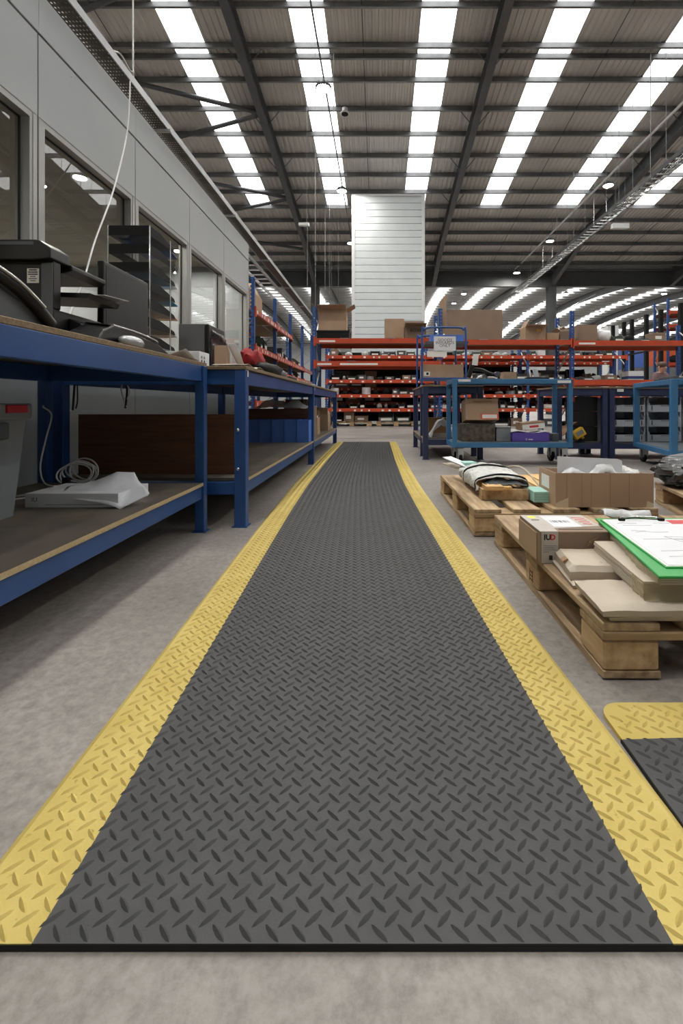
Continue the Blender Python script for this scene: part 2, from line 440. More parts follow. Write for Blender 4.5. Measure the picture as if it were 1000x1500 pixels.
def i_beam(path, depth, fl, mat, name, parent, web=.012, ft=.018):   # path of top centre points in a plane of constant x
    m = MB()
    for p, q in zip(path[:-1], path[1:]):
        p, q = Vector(p), Vector(q); d = Vector((0, 0, 1))
        m.beam(p - d * ft / 2, q - d * ft / 2, fl, ft); m.beam(p - d * depth / 2, q - d * depth / 2, web, depth); m.beam(p - d * (depth - ft / 2), q - d * (depth - ft / 2), fl, ft)
    return m.build(name, mat, parent)
for x in XR:
    near = i_beam([(x, 0, zr(0) - .21), (x, 29.8, zr(29.8) - .21)], .52, .24, STEEL, 'rafter', ceiling)
    i_beam([(x, Y0 + .1, zr(Y0) - .21), (x, 0, zr(0) - .21)], .52, .24, STEEL, 'rafter', ceiling)
    i_beam([(x, y, zr(y) - .21) for y in FAR[::2]], .52, .24, STEEL, 'rafter', ceiling)
    hz = MB(); hz.prism([(25.5, zr(25.5) - .72), (29.8, zr(29.8) - .72), (29.8, zr(29.8) - 1.35)], x - .006, x + .006, 'x'); hz.beam((x, 25.4, zr(25.4) - .72), (x, 29.8, zr(29.8) - 1.36), .24, .018)
    hz.build('rafter_haunch', STEEL, ceiling)
    st = MB()                            # fly braces from rafter foot to purlins
    for y in (11.8, 14.3, 16.8, 19.3, 21.8):
        for s in (-1, 1): st.tube([(x + s * .1, y, zr(y) - .7), (x + s * .55, y, zr(y) - .16)], .016, 5)
    st.build('fly_brace', STEEL, ceiling)
for xa, ya, xb, yb in [(-4.1, 11.6, -11.6, 14.1), (-4.1, 16.7, -11.6, 14.1), (-4.1, 16.7, -11.6, 19.2), (-4.1, 21.9, -11.6, 19.2), (-4.1, 21.9, -11.6, 24.4), (-4.1, 27.0, -11.6, 24.4)]:
    MB().tube([(xa, ya, zr(ya) - .36), (xb, yb, zr(yb) - .36)], .075, 10).build('roof_brace', STEEL, ceiling, smooth=50)
for x in [v + 3.75 for v in XR[:-1]]:   # sag rods halfway between the rafters
    MB().tube([(x - .15, 0.3, zr(0.3) - .1), (x - .15, 29.5, zr(29.5) - .1)], .014, 5).build('sag_rod', STEEL, ceiling)
# valley: gutter beam and pipe
vb = MB(); zt = zr(30) - .35
vb.box(X0, X1, 29.99, 30.01, zt - .95, zt); vb.box(X0, X1, 29.82, 30.18, zt - .97, zt - .94); vb.box(X0, X1, 29.82, 30.18, zt - .03, zt)
vb.build('valley_beam', STEEL, ceiling)
gt = MB(); gt.box(X0, X1, 29.55, 30.45, zt + .02, zt + .05); gt.box(X0, X1, 29.55, 29.58, zt + .02, zt + .3); gt.box(X0, X1, 30.42, 30.45, zt + .02, zt + .3)
gt.build('gutter', GALV, ceiling)
MB().tube([(X0, 27.6, zr(27.6) - .95), (X1, 27.6, zr(27.6) - .95)], .06, 8).build('sprinkler_pipe', STEEL, ceiling, smooth=50)
nc = 0
for x in [-19.1, -4.1, 10.9, 25.9]:
    for y in (30,):
        c = MB(); h = zt - .97; nc += 1
        c.box(x - .25, x + .25, y - .25, y - .225, 0, h); c.box(x - .25, x + .25, y + .225, y + .25, 0, h); c.box(x - .012, x + .012, y - .23, y + .23, 0, h)
        c.box(x - .34, x + .34, y - .34, y + .34, 0, .03)
        c.build('trim_%d' % nc, STEEL, kind='structure')
# outer walls
WALLM = material('hall_wall', (196, 199, 200), (186, 190, 192), scale=.3, rough=.7)
def cladwall(name, a, b, h):
    m = MB(); a, b = Vector(a), Vector(b); m.beam(a + Vector((0, 0, h / 2)), b + Vector((0, 0, h / 2)), .15, h); m.build(name, WALLM, kind='structure')
cladwall('wall_far', (X0, Y1, 0), (X1, Y1, 0), 9.5)
cladwall('wall_back', (X0, Y0, 0), (X1, Y0, 0), zr(Y0))  # unseen; set close behind the camera to cut light from that side
for nm, x in (('wall_side_left', X0), ('wall_right', X1)):
    m = MB(); m.prism([(Y0, 0), (Y1, 0)] + [(y, zr(y) + .05) for y in ([70 - 2.5 * i for i in range(17)] + [0, Y0])], x - .08, x + .08, 'x'); m.build(nm, WALLM, kind='structure')

# ------------------------------------------------------------------ office built inside the hall, on the left
WX = -1.95                               # face of the office wall
JY = [0.55 - 1.07 * 4 + 1.07 * k for k in range(11)]      # panel joints; last one is the corner
YE = JY[-1]
wl = thing('wall_left', kind='structure', loc=(WX, 0, 0))
core = MB()
core.box(WX - .09, WX - .012, JY[0], YE, 0, 1.0); core.box(WX - .09, WX - .012, JY[0], YE, 2.33, 3.06)
for y in JY: core.box(WX - .09, WX - .012, max(JY[0], y - .04), min(YE, y + .04), 1.0, 2.33)
core.build('core', OFFD, wl)
G = .004
for k in range(10):
    a, b = JY[k] + G, JY[k + 1] - G
    MB().box(WX - .012, WX, a, b, 0.0, 1.0).build('panel', OFFW, wl, bevel=.002, seg=1)
    MB().box(WX - .012, WX, a, b, 2.34, 2.81).build('panel', OFFW, wl, bevel=.002, seg=1)
    MB().box(WX - .012, WX + .004, a - G, b + G, 2.82, 3.06).build('fascia', OFFW, wl, bevel=.002, seg=1)
    for u, v in ((a, a + .036), (b - .036, b)): MB().box(WX - .012, WX, u, v, 1.0, 2.34).build('mullion_cover', FRAME, wl, bevel=.003, seg=1)
    w = thing('window_%d' % (k + 1), kind='structure', loc=(WX - .05, (a + b) / 2, 1.0))
    u, v = a + .036, b - .036
    f = MB(); f.box(WX - .085, WX - .004, u, v, 1.0, 1.03); f.box(WX - .085, WX - .004, u, v, 2.305, 2.34)
    f.box(WX - .085, WX - .004, u, u + .02, 1.03, 2.305); f.box(WX - .085, WX - .004, v - .02, v, 1.03, 2.305)
    f.build('window_frame', FRAME, w)
    g = MB(); g.box(WX - .066, WX - .056, u + .02, v - .02, 1.03, 1.037); g.box(WX - .066, WX - .056, u + .02, v - .02, 2.298, 2.305)
    g.box(WX - .066, WX - .056, u + .02, u + .027, 1.037, 2.298); g.box(WX - .066, WX - .056, v - .027, v - .02, 1.037, 2.298)
    g.build('gasket', GASK, w)
    p = MB(); p.add([(WX - .06, u + .02, 1.03), (WX - .06, v - .02, 1.03), (WX - .06, v - .02, 2.305), (WX - .06, u + .02, 2.305)], [(0, 1, 2, 3)]); p.build('pane', GLASS, w)
for z in (2.96,):
    for k in range(3, 10): MB().lathe([(.005, 0), (.005, .003)], n=8, M=Matrix.Translation((WX + .004, JY[k] + .28, 2.76)) @ Matrix.Rotation(PI / 2, 4, 'Y')).build('screw', CHROME, wl)
corner = MB(); corner.box(-6.2, WX, YE, YE + .04, 0, 3.06); corner.build('wall_office_end', OFFW, kind='structure')
MB().box(-6.3, -6.2, JY[0], YE + .04, 0, 3.06).build('wall_office_back', OFFWH, kind='structure')
MB().box(-6.2, WX, JY[0] - .1, JY[0], 0, 3.06).build('wall_office_near', OFFIN, kind='structure')
MB().box(-6.2, WX - .09, JY[0], YE, 0.0, .012).build('floor_office', material('office_carpet', (84, 82, 80), rough=.95), kind='structure')
oc = MB().box(-6.2, WX - .09, JY[0], YE, 2.72, 2.78).build('ceiling_office', OFFIN, kind='structure')
MB().box(-6.2, WX - .09, JY[0], YE, 3.0, 3.06).build('roof_deck', OFFIN, oc)
for i, y in enumerate((-1.0, 1.2, 4.18, 6.2)):
    for x in (-2.66, -4.9):
        if i == 1 and x > -4: continue
        d = thing('ceiling_downlight', 'round office downlight, %s from the near end, %s row' % (('first', 'second', 'third', 'fourth')[i], 'window' if x > -4 else 'back'), 'light', (x, y, 2.70), group='office downlights')
        MB().lathe([(.055, 0.0), (.07, .0), (.07, .02), (.055, .02)], (x, y, 2.70), cap=False).build('rim', WHITE, d)
        MB().lathe([(.05, .004), (.05, .012)], (x, y, 2.70)).build('lens', DOWNE, d)

# cable tray running over the office wall head
tr = thing('cable_tray', 'perforated grey cable tray running along above the office wall', 'cable tray', (-1.95, 10, 3.13))
MB().box(-2.03, -1.886, -4, 25, 3.145, 3.149).build('tray_base', TRAYB, tr)
for x in (-2.03, -1.886): MB().box(x - .004, x + .004, -4, 25, 3.14, 3.2).build('tray_lip', GALV, tr)
for i, y in enumerate([-1.5 + 1.9 * k for k in range(14)]):
    MB().box(-2.06, -1.86, y - .015, y + .015, 3.12, 3.141).build('bracket', GALV, tr)
    if i in (8, 10, 12): MB().tube([(-1.87, y, 3.12), (-1.87, y, zr(y) - .2)], .005, 5).build('hanger_rod', GALV, tr)
lt = thing('cable_ladder', 'grey ladder cable tray beyond the office corner over the left rack', 'cable tray', (-2.25, 12, 3.0))
for x in (-2.4, -2.12): MB().box(x - .01, x + .01, 7.05, 24, 3.06, 3.12).build('side_rail', GALV, lt)
ru = MB().box(-2.4, -2.12, 7.2, 7.23, 3.07, 3.09).build('rung', GALV, lt)
for k in range(1, 56): inst('rung', ru.data, lt, (0, .3 * k, 0))
for y in (19.5, 22): MB().tube([(-2.26, y, 3.07), (-2.26, y, zr(y) - .2)], .005, 5).build('hanger_rod', GALV, lt)
# ladder tray hung under the roof on the right
rt = thing('cable_ladder', 'long ladder cable tray hung on rods under the roof at right', 'cable tray', (8.5, 20, 7.65))
for x in (8.3, 8.72): MB().box(x - .012, x + .012, 12, 29.6, 7.6, 7.72).build('side_rail', STEEL, rt)
ru = MB().box(8.3, 8.72, 12.1, 12.14, 7.61, 7.64).build('rung', GALV, rt)
for k in range(1, 58): inst('rung', ru.data, rt, (0, .3 * k, 0))
for y in [12.5 + 1.9 * k for k in range(9)]:
    for x in (8.27, 8.75): MB().tube([(x, y, 7.6), (x, y, zr(y) - .2)], .007, 5).build('hanger_rod', GALV, rt)
cb = MB()
for i in range(5): cb.tube(spline([(8.36 + .07 * i + R.uniform(-.02, .02), y, 7.66) for y in range(12, 30, 3)], 2), .018, 5)
cb.build('cables', BLACKM, rt)

# high bay lamps on their conduits
def conduit(name, label, x, y0, y1, z, drops, r=.022, mat=None):
    c = thing(name, label, 'conduit', (x, (y0 + y1) / 2, z))
    MB().tube([(x, y0, z), (x, y1, z)], r, 6).build('tube', mat or GALV, c)
    for y in drops: MB().tube([(x, y, z), (x, y, zr(y) + .02)], .006, 5).build('hanger_rod', GALV, c)
    return c
def high_bay(x, y, z, label, group):
    t = thing('high_bay_lamp', label, 'lamp', (x, y, z), group=group)
    MB().lathe([(.19, 0), (.2, .01), (.2, .05), (.15, .07), (.1, .12), (.07, .17), (.05, .18)], (x, y, z)).build('housing', STEEL, t, smooth=40)
    MB().lathe([(.165, -.004), (.165, .004)], (x, y, z)).build('lens', LAMPE, t)
    MB().tube([(x, y, z + .17), (x, y, z + .286)], .012, 6).build('stem', GALV, t)
    b = MB()
    for k in range(8):
        a = k * PI / 4; b.cbox((x + .13 * math.cos(a), y + .13 * math.sin(a), z + .1), (.09, .01, .07), rz=a)
    b.build('fins', GREYP, t)
conduit('lighting_conduit', 'thin lighting conduit hung below the roof left of the white tower', -1.42, -4, 28.5, 8.95, (-2, 14.5, 20, 26), mat=STEEL)
conduit('lighting_conduit', 'pale lighting conduit slanting across the upper right under the roof', 8.34, 2, 29, 8.975, (3, 10, 14.5, 19.5, 26), .045, WHITE)
for y, lb in ((.35, 'round high bay lamp straight overhead of the viewer on the left conduit'), (6.1, 'round high bay lamp out of reach overhead on the left conduit'), (11.9, 'large round high bay lamp nearest overhead, left of centre'), (17.65, 'round high bay lamp just above the left of the white tower'), (23.4, 'round high bay lamp hidden low behind the white tower'),):
    high_bay(-1.42, y, 8.65, lb, 'high bay lamps')
for y, lb in ((5.75, 'round high bay lamp at the near end of the pale right conduit'), (11.5, 'round high bay lamp beyond the right edge on the pale conduit'), (17.2, 'brightest round high bay lamp at upper right on the pale conduit'), (23.1, 'middle round high bay lamp on the pale right conduit'), (28.7, 'farthest round high bay lamp at the end of the pale right conduit')):
    high_bay(8.34, y, 8.65, lb, 'high bay lamps')
for k in range(9):
    for xx in (-5.5, 5.7, 13.5, 21):
        y = 36 + 5.5 * k
        if y < 66: high_bay(xx + 0.02 * y, y, zr(y) - 1.1, 'far high bay lamp, %s one back in the %s row from left' % (('first', 'second', 'third', 'fourth', 'fifth', 'sixth')[k], ('first', 'second', 'third', 'fourth')[(-5.5, 5.7, 13.5, 21).index(xx)]), 'far high bay lamps')
for x in (5.9, 14.2, 22.1): conduit('lighting_conduit', 'thin conduit under the far arched roof, %s of three' % {5.9: 'nearest the tower', 14.2: 'middle', 22.1: 'rightmost'}[x], x, 31, 68, 7.9, (33.4, 39, 50, 55.4))
# small fittings under the roof
t = thing('emergency_light', 'small white emergency light box hung left of the white tower', 'light', (XZ(445, 16.6), 16.6, ZZ(331, 16.6)))
x, y, z = t.location
MB().box(x - .18, x + .18, y - .07, y + .07, z, z + .1).build('box', WHITE, t, bevel=.01)
MB().tube([(x + .1, y, z + .1), (x + .1, y, zr(y) + .01)], .006, 5).build('hanger_wire', GALV, t)
MB().tube([(x + .12, y, z), (x + .12, y, 3.6)], .006, 5).build('pull_cord', GALV, t)
t = thing('emergency_light', 'white emergency light box under the cable ladder at upper right', 'light', (XZ(908, 20), 20, ZZ(335, 20)))
x, y, z = t.location
MB().box(x - .35, x + .35, y - .1, y + .1, z, z + .2).build('box', WHITE, t, bevel=.01)
for s in (-.2, .2): MB().tube([(x + s, y, z + .2), (x + s, y, zr(y) - .2)], .006, 5).build('hanger_wire', GALV, t)
t = thing('motion_sensor', 'small white sensor on the roof between two rooflights', 'sensor', (XZ(505, 16.6), 16.6, ZZ(167, 16.6)))
x, y, z = t.location
MB().lathe([(.16, 0), (.17, .03), (.1, .08), (.1, .2), (.05, .22)], (x, y, z), 16).build('body', WHITE, t, smooth=40)
MB().tube([(x, y, z + .2), (x, y, zr(y) - .2)], .02, 6).build('stem', WHITE, t)
MB().lathe([(.12, -.02), (.12, .0)], (x, y, z), 16).build('lens', BLACKM, t)

# white cable dropping from the tray over the windows to the bench
MB().tube(spline([(-1.88, 3.55, 3.13), (-1.87, 3.52, 2.95), (-1.86, 3.46, 2.66), (-1.8, 3.18, 2.13), (-1.72, 2.85, 1.69), (-1.64, 2.62, 1.41), (-1.58, 2.4, 1.15), (-1.6, 2.3, .93)], 6), .005, 6).build('white_cable', CABLEW, smooth=60, label='white cable drooping from the cable tray down past the office window', cat='cable')
MB().tube(spline([(-1.9, 3.63, 13.1), (-1.9, 3.63, 6.0), (-1.9, 3.63, 3.5), (-1.9, 3.62, 3.25), (-1.93, 3.5, 3.3), (-1.96, 3.4, 3.22), (-1.97, 3.55, 3.17)], 6), .006, 6).build('white_cable', CABLEW, smooth=60, label='white cable hanging straight down from the roof onto the cable tray', cat='cable')

# ------------------------------------------------------------------ white clad storage tower
TY = 18.0; tx0, tx1, ttop = XZ(515, TY), XZ(622, TY), ZZ(285, TY)
tw = thing('storage_tower', 'tall white storage tower of horizontal cladding panels behind the orange racks', 'storage tower', ((tx0 + tx1) / 2, TY + 1.4, 0))
MB().box(tx0 + .04, tx1 - .04, TY + .05, TY + 2.8, 0, ttop - .03).build('core', OFFD, tw)
ph = .264; n = int(ttop / ph)
for i in range(n + 1):
    z1 = ttop - .06 - i * ph; z0 = max(0, z1 - ph + .014)
    if z1 < .05: break
    MB().box(tx0 + .1, tx1 - .1, TY, TY + .05, z0, z1).build('cladding_panel', CLAD, tw, bevel=.006, seg=1)
    for xx in (tx0, tx1): MB().box(xx - .003 if xx == tx0 else xx - .05, xx + .05 if xx == tx0 else xx + .003, TY + .2, TY + 2.8, z0, z1).build('side_panel', CLAD, tw)
for xx in (tx0, tx1 - .12): MB().box(xx, xx + .12, TY - .02, TY + .16, 0, ttop).build('corner_trim', WHITE, tw)
MB().box(tx0, tx1, TY - .025, TY + 2.82, ttop - .06, ttop + .01).build('top_trim', WHITE, tw)

# ------------------------------------------------------------------ ribbed floor mats
MATC = [(.60, -.031), (.86, -.0475), (1.31, -.069), (2.1, -.112), (3.0, -.158), (4.06, -.200), (5.7, -.226), (8.47, -.236)]
def mat_cx(y):
    if y <= MATC[0][0]: return MATC[0][1]
    for (a, u), (b, v) in zip(MATC[:-1], MATC[1:]):
        if y <= b:
            t = (y - a) / (b - a); return u + (v - u) * t
    return MATC[-1][1]
_raw = mat_cx
_tab = [sum(_raw(.6 + .02 * i + .02 * k) for k in range(-12, 13)) / 25 for i in range(400)]
def mat_c(y):
    f = min(max((y - .6) / .02, 0), 398.99); i = int(f); return _tab[i] + (_tab[i + 1] - _tab[i]) * (f - i)
MY0, MY1, HB, HY, MT = .602, 8.47, .41, .54, .0095
def strip(m, u0, u1, z0, z1, y0, y1, n, cfn, ends=(True, True), sides=(True, True)):
    vs = []; fs = []
    for j in range(n + 1):
        y = y0 + (y1 - y0) * j / n; c = cfn(y)
        vs += [(c + u0, y, z0), (c + u1, y, z1), (c + u0, y, 0), (c + u1, y, 0)]
    for j in range(n):
        a = 4 * j; b = a + 4
        fs.append((a, a + 1, b + 1, b))
        if sides[0]: fs.append((a, b, b + 2, a + 2))
        if sides[1]: fs.append((a + 1, a + 3, b + 3, b + 1))
    if ends[0]: fs.append((0, 2, 3, 1))
    if ends[1]: a = 4 * n; fs.append((a, a + 1, a + 3, a + 2))
    m.add(vs, fs)
def lug_shape(Lh=.0162, W=.0047, H=.0038):
    ts = [-.62, 0, .62]; vs = [(-Lh, 0, -.0004)]
    for t in ts:
        k = 1 - t * t * .85
        vs += [(t * Lh, -W * k, -.0004), (t * Lh, W * k, -.0004), (t * Lh, 0, H * (1 - .45 * t * t))]
    vs.append((Lh, 0, -.0004))
    fs = [(0, 1, 3), (0, 3, 2)]
    for i in range(2):
        a = 1 + 3 * i; b = a + 3
        fs += [(a, b, b + 2, a + 2), (a + 2, b + 2, b + 1, a + 1)]
    fs += [(7, 10, 9), (9, 10, 8)]
    return vs, fs
LV, LF = lug_shape()
def lug_mesh(name, mat):
    me = bpy.data.meshes.new(name); me.from_pydata(LV, [], LF); me.materials.append(mat)
    me.polygons.foreach_set('use_smooth', [True] * len(me.polygons)); me.set_sharp_from_angle(angle=math.radians(30)); return me
LUGB, LUGY = lug_mesh('tread_lug', RUBBER), lug_mesh('tread_lug_yellow', YELLOW)
def lugs(parent, pts, limit):            # pts: (x, y, z, angle, yellow)
    pts.sort(key=lambda p: p[1] + .25 * abs(p[0]))
    inv = WM[parent].inverted()
    for x, y, z, a, yl in pts[:limit]:
        inst('tread_lug', LUGY if yl else LUGB, parent, inv @ Vector((x, y, z)), (0, 0, a))
    for yl, nm, mt in ((False, 'tread_lugs_black', RUBBER), (True, 'tread_lugs_yellow', YELLOW)):
        m = MB(); vs = []; fs = []
        for x, y, z, a, q in pts[limit:]:
            if q != yl: continue
            c, s = math.cos(a), math.sin(a); b = len(vs)
            vs += [(x + c * u - s * v, y + s * u + c * v, z + w) for u, v, w in LV]; fs += [tuple(b + i for i in f) for f in LF]
        if vs:
            m.add(vs, fs); m.build(nm, mt, parent, smooth=30, kind='stuff')
mt = thing('floor_mat', 'long black ribbed floor mat with yellow borders running down the aisle', 'floor mat', (0, 4.5, 0))
b = MB(); strip(b, -HB, HB, MT, MT, MY0, MY1, 90, mat_c, sides=(False, False)); b.build('black_sheet', RUBBER, mt)
b = MB(); strip(b, -HY + .01, HY - .01, .0086, .0086, MY0 - .001, MY0 - .0008, 1, mat_c); b.build('front_edge', RUBEDGE, mt)
for s, nm in ((-1, 'yellow_border'), (1, 'yellow_border')):
    b = MB()
    if s < 0: strip(b, -HY + .012, -HB, MT, MT, MY0, MY1, 90, mat_c, sides=(False, False)); strip(b, -HY, -HY + .012, .003, MT, MY0, MY1, 90, mat_c)
    else: strip(b, HB, HY - .012, MT, MT, MY0, MY1, 90, mat_c, sides=(False, False)); strip(b, HY - .012, HY, MT, .003, MY0, MY1, 90, mat_c)
    b.build(nm, YELLOW, mt)
pts = []; SP = .035
for j in range(int((MY1 - MY0) / SP * 2) + 2):
    y = MY0 + .012 + SP * j / 2
    if y > MY1 - .012: break
    dd = (mat_c(y + .1) - mat_c(y - .1)) / .2; tilt = -math.atan(dd)
    for i in range(-20, 21):
        u = SP * (i + (.5 if j % 2 else 0))
        if abs(u) > HY - .017: continue
        pts.append((mat_c(y) + u, y, MT, (PI / 4 if j % 2 else -PI / 4) + tilt, abs(u) > HB))
lugs(mt, pts, 300)
# second mat at the right edge
m2 = thing('floor_mat', 'second black ribbed mat with yellow end strip at the right edge', 'floor mat', (1.0, .6, 0))
ax, bx, ay, by, yb = .498, 1.42, .10, 1.088, .972
zc = lambda y: 0
def corner_pts(r=.05):
    return [(ax + r - r * math.cos(t), by - r + r * math.sin(t)) for t in [k * PI / 2 / 6 for k in range(7)]]
bow = [(ax + (bx - ax) * t, yb + .012 * math.sin(min(1, t * 2.2) * PI / 2) - .004) for t in [k / 10 for k in range(11)]]
b = MB(); b.prism([(ax, ay), (bx, ay)] + bow[::-1], 0, MT, 'z'); b.build('black_sheet', RUBBER, m2)
b = MB(); b.prism(bow + [(bx, by)] + corner_pts()[::-1], 0, MT, 'z'); b.build('yellow_end', YELLOW, m2)
b = MB(); b.box(ax - .0015, ax - .0002, ay, yb, 0, .0085); b.build('side_edge', RUBEDGE, m2)
pts = []
for j in range(60):
    y = by - .022 - SP * j / 2
    if y < ay + .02: break
    for i in range(40):
        x = ax + .02 + SP * (i + (.5 if j % 2 else 0))
        if x > bx - .02: break
        if x < ax + .05 and y > by - .04: continue
        if abs(y - yb - .006) < .004: continue
        pts.append((x, y, MT, PI / 4 if j % 2 else -PI / 4, y > yb + .006))
lugs(m2, pts, 300)

# ------------------------------------------------------------------ workbenches
def bench(name, label, x0, x1, y0, y1, h, mat, legx, legy, shelf_z=.27, front_shelf=None, leg=.08, rail=.085, top=.02, shelf_depth=None):
    """bench box from x0..x1, y0..y1; legs on the grid legx x legy (their outer corners)"""
    t = thing(name, label, 'workbench', ((x0 + x1) / 2, (y0 + y1) / 2, 0))
    zt_ = h - top
    for ly in legy:
        for lx in legx:
            l = MB().box(lx, lx + leg, ly, ly + leg, 0.004, zt_).build('leg', mat, t, bevel=.004)
            MB().box(lx - .01, lx + leg + .01, ly - .01, ly + leg + .01, 0, .006).build('foot_plate', mat, l)
    i = .012
    for z0, z1 in ((zt_ - rail, zt_), (shelf_z - .018 - .07, shelf_z - .018)):
        for lx in (min(legx) + i, max(legx) + leg - i - .04):
            MB().box(lx, lx + .04, min(legy) + leg, max(legy), z0, z1).build('side_rail', mat, t, bevel=.003)
        for ly in (min(legy) + i, max(legy) + leg - i - .04):
            MB().box(min(legx) + leg, max(legx), ly, ly + .04, z0, z1).build('end_rail', mat, t, bevel=.003)
    MB().box(x0, x1, y0, y1, zt_, h).build('worktop', CHIP, t, bevel=.002, seg=1)
    MB().box(min(legx) + .004, max(legx) + leg - .004, min(legy) + leg + .002, max(legy) - .002, shelf_z - .018, shelf_z).build('lower_shelf', [CHIPD], t)
    for lx in (min(legx) + .0035, max(legx) + leg - .0035):
        MB().box(lx - .001, lx + .001, min(legy) + leg + .002, max(legy) - .002, shelf_z - .0165, shelf_z + .0005).build('shelf_edge', EDGE, t)
    return t
B1 = bench('workbench', 'long blue steel workbench nearest on the left, under the printer', -1.86, -.965, .0, 2.63, .925, BBLUE, (-1.855, -1.003), (.02, 2.555), leg=.05)
B2 = bench('workbench', 'long blue steel workbench standing further down the aisle on the left', -1.86, -.753, 2.655, 8.33, .912, BBLUE, (-1.855, -.822), (2.66, 5.40, 8.26), leg=.065)
for z in (.55, .33):                     # bolts on the end leg of the second bench
    MB().lathe([(.009, 0), (.009, .006), (.005, .009)], n=10, M=Matrix.Translation((-.80, 2.66, z)) @ Matrix.Rotation(PI / 2, 4, 'X')).build('bolt', CHROME, B2)
for y in (2.70, 5.47): MB().box(-.7535, -.7518, y - .02, y + .0, .852, .888).build('bench_label', LABEL, B2)
# divider boards standing on the lower shelf
MB().box(-1.83, -.88, 2.86, 2.885, .27, .634).build('divider_board', BOARD, bevel=.002, label='brown wooden board standing on edge at the near end of the second bench shelf', cat='board')
MB().box(-1.72, -.80, 5.6, 5.62, .27, .638).build('divider_board', BOARD, bevel=.002, label='brown wooden board standing behind the row of blue bins', cat='board')
# row of blue bins
def stock_bin(name, label, x0, x1, y0, y1, z0, z1, mat, group=None, lip=None, t=.004):
    m = thing(name, label, 'bin', ((x0 + x1) / 2, (y0 + y1) / 2, z0), group=group)
    b = MB(); b.box(x0, x1, y0, y1, z0, z0 + t); b.box(x0, x0 + t, y0, y1, z0 + t, z1); b.box(x1 - t, x1, y0, y1, z0 + t, z1); b.box(x0 + t, x1 - t, y0, y0 + t, z0 + t, lip or z1); b.box(x0 + t, x1 - t, y1 - t, y1, z0 + t, z1)
    b.build('body', mat, m)
    r = MB(); e = .006
    for (a, c, d, f) in ((x0 - e * .2, x1 + e * .2, y0 - e, y0), (x0 - e * .2, x1 + e * .2, y1, y1 + e)): r.box(a, c, d, f, z1 - .012, z1)
    for a in (x0, x1 - .008): r.box(a, a + .008, y0 - .004, y0 + .0, z0 + .01, z1 - .012)
    r.build('rim', mat, m)
    return m
bx = [-1.47 + .138 * k for k in range(6)]
ordn = ['leftmost of five blue plastic bins in a row, half behind the bench leg', 'second blue plastic bin from the left in the row of five', 'middle blue plastic bin in the row of five', 'fourth blue plastic bin from the left in the row of five', 'rightmost blue plastic bin of the row, nearest the aisle']
for k in range(5): stock_bin('storage_bin', ordn[k], bx[k] + .003, bx[k + 1] - .003, 5.2, 5.55, .2702, .516, BINBL, 'blue bins on the bench shelf')

def crumple(fn, nu, nv, amp, sc, seed=0):
    def g(u, v):
        p = Vector(fn(u, v)); d = noise.noise_vector(p * sc + Vector((seed, seed * 1.7, 0)))
        d2 = noise.noise_vector(p * sc * 2.7 + Vector((seed, 3, seed)))
        return p + d * amp + d2 * amp * .45
    return MB().grid(g, nu, nv)
def blob(c, r, amp, sc, seed=0, n=20, flat=0.0):
    m = MB(); c = Vector(c); vs = []; fs = []; nv = n // 2
    for j in range(nv + 1):
        th = PI * j / nv
        for i in range(n):
            ph_ = 2 * PI * i / n
            d = Vector((math.sin(th) * math.cos(ph_), math.sin(th) * math.sin(ph_), math.cos(th)))
            d = Vector([math.copysign(abs(q) ** .75, q) for q in d])
            k = 1 + amp * noise.noise(d * sc + Vector((seed, seed, 0))) + amp * .5 * noise.noise(d * sc * 2.6 + Vector((0, seed, seed)))
            p = Vector((d.x * r[0] * k, d.y * r[1] * k, d.z * r[2] * k))
            p.z = max(p.z, -r[2] * .92)
            vs.append(c + p)
    for j in range(nv):
        for i in range(n): fs.append((j * n + i, (j + 1) * n + i, (j + 1) * n + (i + 1) % n, j * n + (i + 1) % n))
    return m.add(vs, fs)

def carton(name, label, c, size, rz=0, mat=None, open_=0, tape=True, group=None, flaps=None, tapemat=None, cat='box'):
    """cardboard box: c is centre of its base"""
    mat = mat or CARD
    t = thing(name, label, cat, c, rz, group=group); w, d, h = size[0] / 2, size[1] / 2, size[2]
    b = MB(); k = .004
    if not open_:
        b.box(-w, w, -d, d, 0, h - .002); b.box(-w, w, -d, -.0012, h - .002, h); b.box(-w, w, .0012, d, h - .002, h)
        b.build('body', mat, t, world=False, bevel=.003)
        if tape:
            tw_ = min(.05, d * .35); p = MB(); p.box(-w - .0006, w + .0006, -tw_ / 2, tw_ / 2, h, h + .0007); p.box(-w - .0012, -w - .0004, -tw_ / 2, tw_ / 2, h * .55, h); p.box(w + .0004, w + .0012, -tw_ / 2, tw_ / 2, h * .55, h)
            p.build('tape', tapemat or BTAPE, t, world=False)
    else:
        b.box(-w, w, -d, d, 0, k); b.box(-w, w, -d, -d + k, k, h); b.box(-w, w, d - k, d, k, h); b.box(-w, -w + k, -d + k, d - k, k, h); b.box(w - k, w, -d + k, d - k, k, h)
        b.build('body', mat, t, world=False)
        fl = flaps if flaps is not None else ((-1, 'y', 60), (1, 'y', 110), (-1, 'x', 130), (1, 'x', 70))
        for s, ax_, ang in fl:
            a = math.radians(ang); L = min(w, d) * .9; m = MB()
            if ax_ == 'y': M = Matrix.Translation((0, s * d, h)) @ Matrix.Rotation(-s * (a - PI / 2) if True else 0, 4, 'X'); m.box(-w + .004, w - .004, -.0018, .0018, 0, L, M)
            else: M = Matrix.Translation((s * w, 0, h)) @ Matrix.Rotation(s * (a - PI / 2), 4, 'Y'); m.box(-.0018, .0018, -d + .004, d - .004, 0, L, M)
            m.build('flap', mat, t, world=False)
    return t

